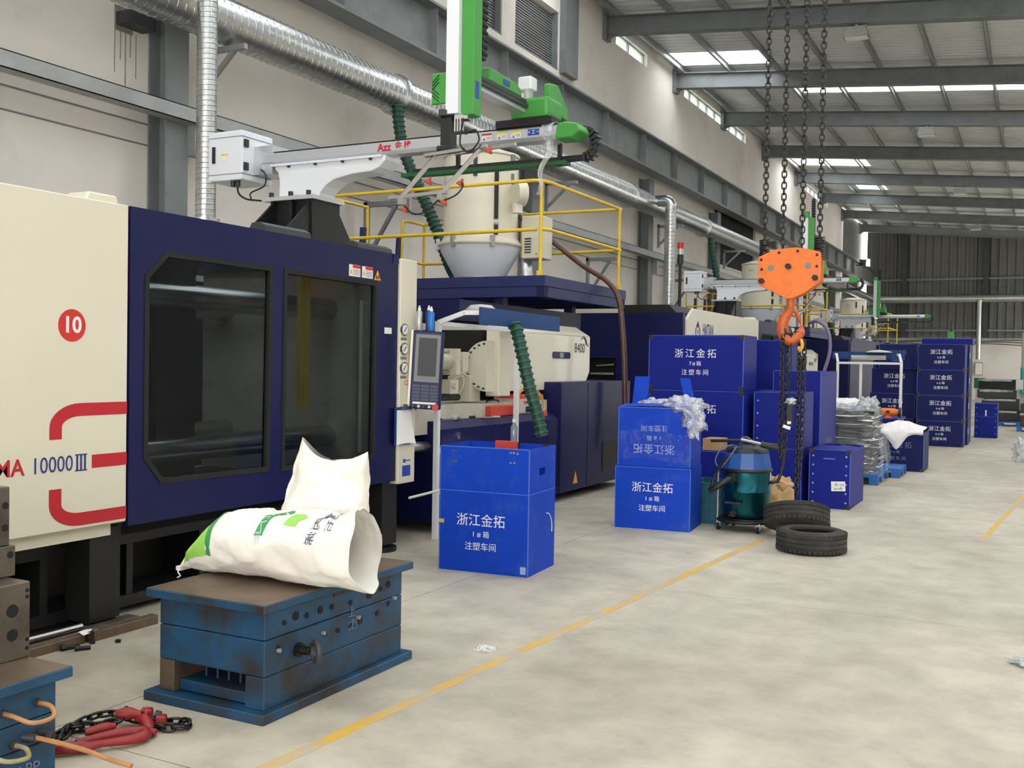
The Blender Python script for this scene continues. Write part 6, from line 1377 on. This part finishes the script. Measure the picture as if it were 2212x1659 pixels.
for x, y in ((-4.83, 8.05), (-4.47, 8.05), (-4.83, 8.9), (-4.47, 8.9)): bench.part('leg', MB().box(x-0.02, x+0.02, y-0.02, y+0.02, 0, 0.76), 'white_plastic')

# ================================================================== WRAPPED PALLET AND FAR GOODS
pal = T('plastic_pallet', 'blue plastic pallet under the film-wrapped crates', 'pallet', (-2.5, 15.3, 0))
def pallet_parts(t, x0, x1, y0, y1, z=0.0):
    nb = 3
    t.part('deck', MB().box(x0, x1, y0, y1, z+0.10, z+0.14), 'pallet_blue')
    for xx in (x0, (x0+x1)/2-0.06, x1-0.12):
        for yy in (y0, (y0+y1)/2-0.06, y1-0.12): t.part('block', MB().box(xx, xx+0.12, yy, yy+0.12, z, z+0.10), 'pallet_blue')
pallet_parts(pal, -3.05, -1.93, 14.75, 15.85)
G_ = 'black crates wrapped in film'
for k in range(7):
    for i_ in range(2):
        t = T('black_crate', ('%s black crate of the %s wrapped column' % (('lowest', 'second', 'third', 'fourth', 'fifth', 'sixth', 'topmost')[k], ('left', 'right')[i_])), 'crate', (-2.78+0.5*i_, 15.2, 0.14+0.125*k), group=G_)
        x0 = -3.0+0.50*i_+random.uniform(-0.012, 0.012); y0 = 14.86+random.uniform(-0.02, 0.02); z0 = 0.142+0.125*k
        t.part('crate_body', MB().box(x0, x0+0.47, y0, y0+0.75, z0, z0+0.10), 'black_plastic', bev=0.006)
        t.part('rim', MB().box(x0-0.01, x0+0.48, y0-0.01, y0+0.76, z0+0.10, z0+0.118), 'black_plastic')
fw = T('stretch_film_wrap', 'shiny stretch film wrapped round the stacked black crates', 'plastic film', (-2.5, 15.25, 0.14))
def wrapf(u, v):
    a = 2*PI*u; ca, sa = math.cos(a), math.sin(a); q = 0.28
    x = -2.515+0.54*math.copysign(abs(ca)**q, ca); y = 15.235+0.44*math.copysign(abs(sa)**q, sa); z = 0.10+0.96*v
    n = 0.022*mnoise.fractal(Vector((x*3, y*3, z*11)), 0.7, 2, 4)+0.02*mnoise.noise(Vector((x*7, y*7, z*4)))
    flare = 1.0+0.05*max(0, 0.15-v)*6
    if v > 0.9: t_ = (v-0.9)/0.1; x = -2.515+(x+2.515)*(1-0.22*t_); y = 15.235+(y-15.235)*(1-0.25*t_); z = 0.10+0.96*0.9+0.10*t_+0.05*mnoise.noise(Vector((x*9, y*9, 2)))
    d_ = Vector((ca, sa, 0)); return (-2.515+(x+2.515)*flare+d_.x*n, 15.235+(y-15.235)*flare+d_.y*n, z+n*0.4)
fw.part('side_wrap', MB().grid(wrapf, 110, 60, wrapu=True), 'film_wrap')
for k in range(80):  # thin white strips on the wrap, glints of light put in as colour
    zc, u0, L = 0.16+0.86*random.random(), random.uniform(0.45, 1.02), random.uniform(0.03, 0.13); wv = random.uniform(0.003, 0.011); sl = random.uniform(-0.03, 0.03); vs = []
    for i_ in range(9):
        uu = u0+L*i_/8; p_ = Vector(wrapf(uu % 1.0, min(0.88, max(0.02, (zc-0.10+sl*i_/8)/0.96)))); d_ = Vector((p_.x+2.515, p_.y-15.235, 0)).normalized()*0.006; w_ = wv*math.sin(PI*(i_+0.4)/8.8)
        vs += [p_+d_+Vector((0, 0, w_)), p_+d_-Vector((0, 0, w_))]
    fw.part('film_glint', MB().add(vs, [(2*q, 2*q+1, 2*q+3, 2*q+2) for q in range(8)]), 'bag_white')
def skirt(u, v):
    return (-1.94+0.02*math.sin(20*u)+0.05*v+0.02*mnoise.noise(Vector((u*9, v*5, 0))), 14.80+0.85*u, 0.66-0.6*v*(0.75+0.3*math.sin(9*u+1)))
fw.part('loose_sheet', MB().grid(skirt, 40, 26), 'film_wrap')
fw.part('top_bunch', blob((-2.12, 15.0, 1.06), 0.16, 0.55, 51, 40, 30, (0.9, 0.9, 0.8)), 'film_bag')
fw.part('top_bunch', blob((-2.45, 15.0, 1.03), 0.2, 0.8, 57, 34, 24, (1.4, 0.9, 0.35)), 'film_bag')
wb2 = single('plastic_bag', blob((-3.02, 18.6, 0.93), 0.26, 0.3, 61, 26, 18, (1.5, 0.8, 0.55), 2.0), 'bag_white', 'white plastic bag on the table under the distant canopy', 'plastic bag', loc=(-3.02, 18.6, 0.8))
tb2 = T('work_table', 'table under the distant canopy, behind the film-wrapped crates', 'table', (-2.75, 18.9, 0))
tb2.part('table_top', MB().box(-3.4, -2.1, 18.3, 19.45, 0.72, 0.76), 'box_navy')
for x, y in ((-3.35, 18.35), (-2.15, 18.35), (-3.35, 19.4), (-2.15, 19.4)): tb2.part('leg', MB().box(x-0.02, x+0.02, y-0.02, y+0.02, 0, 0.72), 'white_plastic')
gm = T('bench_grinder', 'orange bench grinder on the table under the distant canopy', 'grinder', (-2.27, 18.45, 0.76))
gm.part('motor', MB().cyl((-2.37, 18.45, 0.865), (-2.17, 18.45, 0.865), 0.07, n=18), 'orange_paint')
gm.part('end_bell', MB().cyl((-2.43, 18.45, 0.865), (-2.37, 18.45, 0.865), 0.045, 0.065, n=14), 'orange_paint'); gm.part('end_bell', MB().cyl((-2.17, 18.45, 0.865), (-2.11, 18.45, 0.865), 0.065, 0.045, n=14), 'orange_paint')
for xx in (-2.48, -2.08): gm.part('wheel_guard', MB().cyl((xx-0.02, 18.45, 0.865), (xx+0.02, 18.45, 0.865), 0.085, n=18), 'black_plastic')
gm.part('foot', MB().prism([(-2.33, 0.762), (-2.21, 0.762), (-2.24, 0.81), (-2.30, 0.81)], 'y', 18.39, 18.51), 'orange_paint')
gm.part('badge', MB().box(-2.30, -2.24, 18.376, 18.382, 0.85, 0.895), 'black_print')
p2 = T('plastic_pallet', 'blue pallet peeping out right of the film-wrapped crates', 'pallet', (-2.0, 16.2, 0)); pallet_parts(p2, -2.7, -1.78, 15.9, 16.75)
# far crates on pallets near the end wall
def bigcrate(label, x, y, z, w, d, h, rz=0):
    t = T('storage_crate', label, 'crate', (x, y, z), rz, group='large black crates at the far end'); k = 0.02
    t.part('crate_side', MB().box(-w/2, w/2, 0, k, 0.01, h), 'black_plastic', world=False); t.part('crate_side', MB().box(-w/2, w/2, d-k, d, 0.01, h), 'black_plastic', world=False)
    t.part('crate_side', MB().box(-w/2, -w/2+k, k, d-k, 0.01, h), 'black_plastic', world=False); t.part('crate_side', MB().box(w/2-k, w/2, k, d-k, 0.01, h), 'black_plastic', world=False)
    t.part('crate_floor', MB().box(-w/2, w/2, 0, d, 0, 0.02), 'black_plastic', world=False)
    for q in range(1, 4): t.part('rib', MB().box(-w/2-0.004, w/2+0.004, -0.008, 0, h*q/4, h*q/4+0.012), 'black_plastic', world=False)
    t.part('film_edge', MB().grid(lambda u, v: (-w/2+w*u*0.9, -0.012-0.01*math.sin(12*u), h+0.03*abs(mnoise.noise(Vector((u*8, v, x))))-0.06*v), 24, 4), 'film_bag', world=False)
pf = T('plastic_pallet', 'blue pallet under the far black crate stack', 'pallet', (-0.9, 33.3, 0)); pallet_parts(pf, -1.5, -0.45, 32.8, 33.9)
bigcrate('bottom black crate of the far stack', -0.95, 32.9, 0.142, 1.0, 0.9, 0.30); bigcrate('second black crate of the far stack', -0.98, 32.9, 0.46, 1.0, 0.9, 0.32)
bigcrate('third black crate of the far stack, turned', -1.05, 32.85, 0.80, 0.98, 0.9, 0.24, 0.12); bigcrate('topmost black crate of the far stack, turned', -1.08, 32.85, 1.06, 1.0, 0.9, 0.29, -0.2)
pf2 = T('plastic_pallet', 'blue pallet at the far right edge under a black crate', 'pallet', (-0.1, 31, 0)); pallet_parts(pf2, -0.5, 0.6, 30.2, 31.2)
bigcrate('lower black crate at the far right picture edge', 0.05, 30.3, 0.142, 0.95, 0.8, 0.34); bigcrate('upper black crate at the far right picture edge', 0.05, 30.3, 0.5, 0.95, 0.8, 0.30)
fm = T('far_machine', 'teal and white machine at the far right picture edge', 'machine', (-0.2, 38, 0))
fm.part('machine_base', MB().box(-1.9, 0.6, 37.8, 38.6, 0, 1.0), 'tool_grey'); fm.part('machine_rail', MB().box(-1.9, 0.6, 37.9, 38.1, 1.05, 1.12), 'black_plastic')
fm.part('teal_guard', MB().box(-0.55, 0.8, 37.5, 37.8, 0.85, 1.75), 'teal_machine', bev=0.05); fm.part('teal_block', MB().box(-1.95, -1.6, 37.8, 38.2, 1.0, 1.35), 'green_dark')
fm.part('column', MB().cyl((-0.45, 38.2, 1.1), (-0.45, 38.2, 2.9), 0.09, n=12), 'tool_grey')
sb = T('switch_box', 'small pale switch box on the end wall behind the carton stack', 'switch box', (-2.9, 61.4, 1.3)); sb.part('box', MB().box(-3.15, -2.75, 61.45, 61.7, 1.35, 2.05), 'lamp_white', bev=0.02); sb.part('cover', MB().box(-3.12, -2.78, 61.43, 61.45, 1.38, 2.0), 'label_white')
cw = T('wall_cable', 'slack black cables strung along the end wall ledge', 'cable', (-3, 61.5, 3.1))
for k in range(3): cw.part('cable_strand', MB().tube([(-8.5+i*0.85, 61.45, 3.22-0.10*k-0.05*math.sin(i*1.3+k)) for i in range(15)], 0.02, 5), 'black_rubber')
lt = T('wall_floodlight', 'lit floodlight at the corner above the distant robot', 'lamp', (-8.3, 56, 7.0))
lt.part('bracket', MB().box(-9.3, -8.35, 55.98, 56.02, 6.98, 7.02), 'black_paint'); lt.part('housing', MB().box(-8.5, -8.1, 55.9, 56.1, 7.0, 7.3), 'black_paint'); lt.part('lens', MB().box(-8.14, -8.0, 55.86, 56.14, 6.95, 7.3), 'lamp_lit')
# crumpled film at the right edge
single('plastic_bag', blob((-0.20, 20.2, 0.17), 0.2, 0.7, 71, 34, 24, (0.8, 0.9, 0.95)), 'film_bag', 'crumpled clear film bundle on the floor at the far right edge', 'plastic bag', loc=(-0.2, 20.2, 0))
single('plastic_scrap', blob((0.0, 6.22, 0.018), 0.07, 0.8, 73, 24, 16, (1.4, 1, 0.25)), 'film_bag', 'clear plastic scrap at the right picture edge in the foreground', 'plastic scrap', loc=(0.0, 6.22, 0))
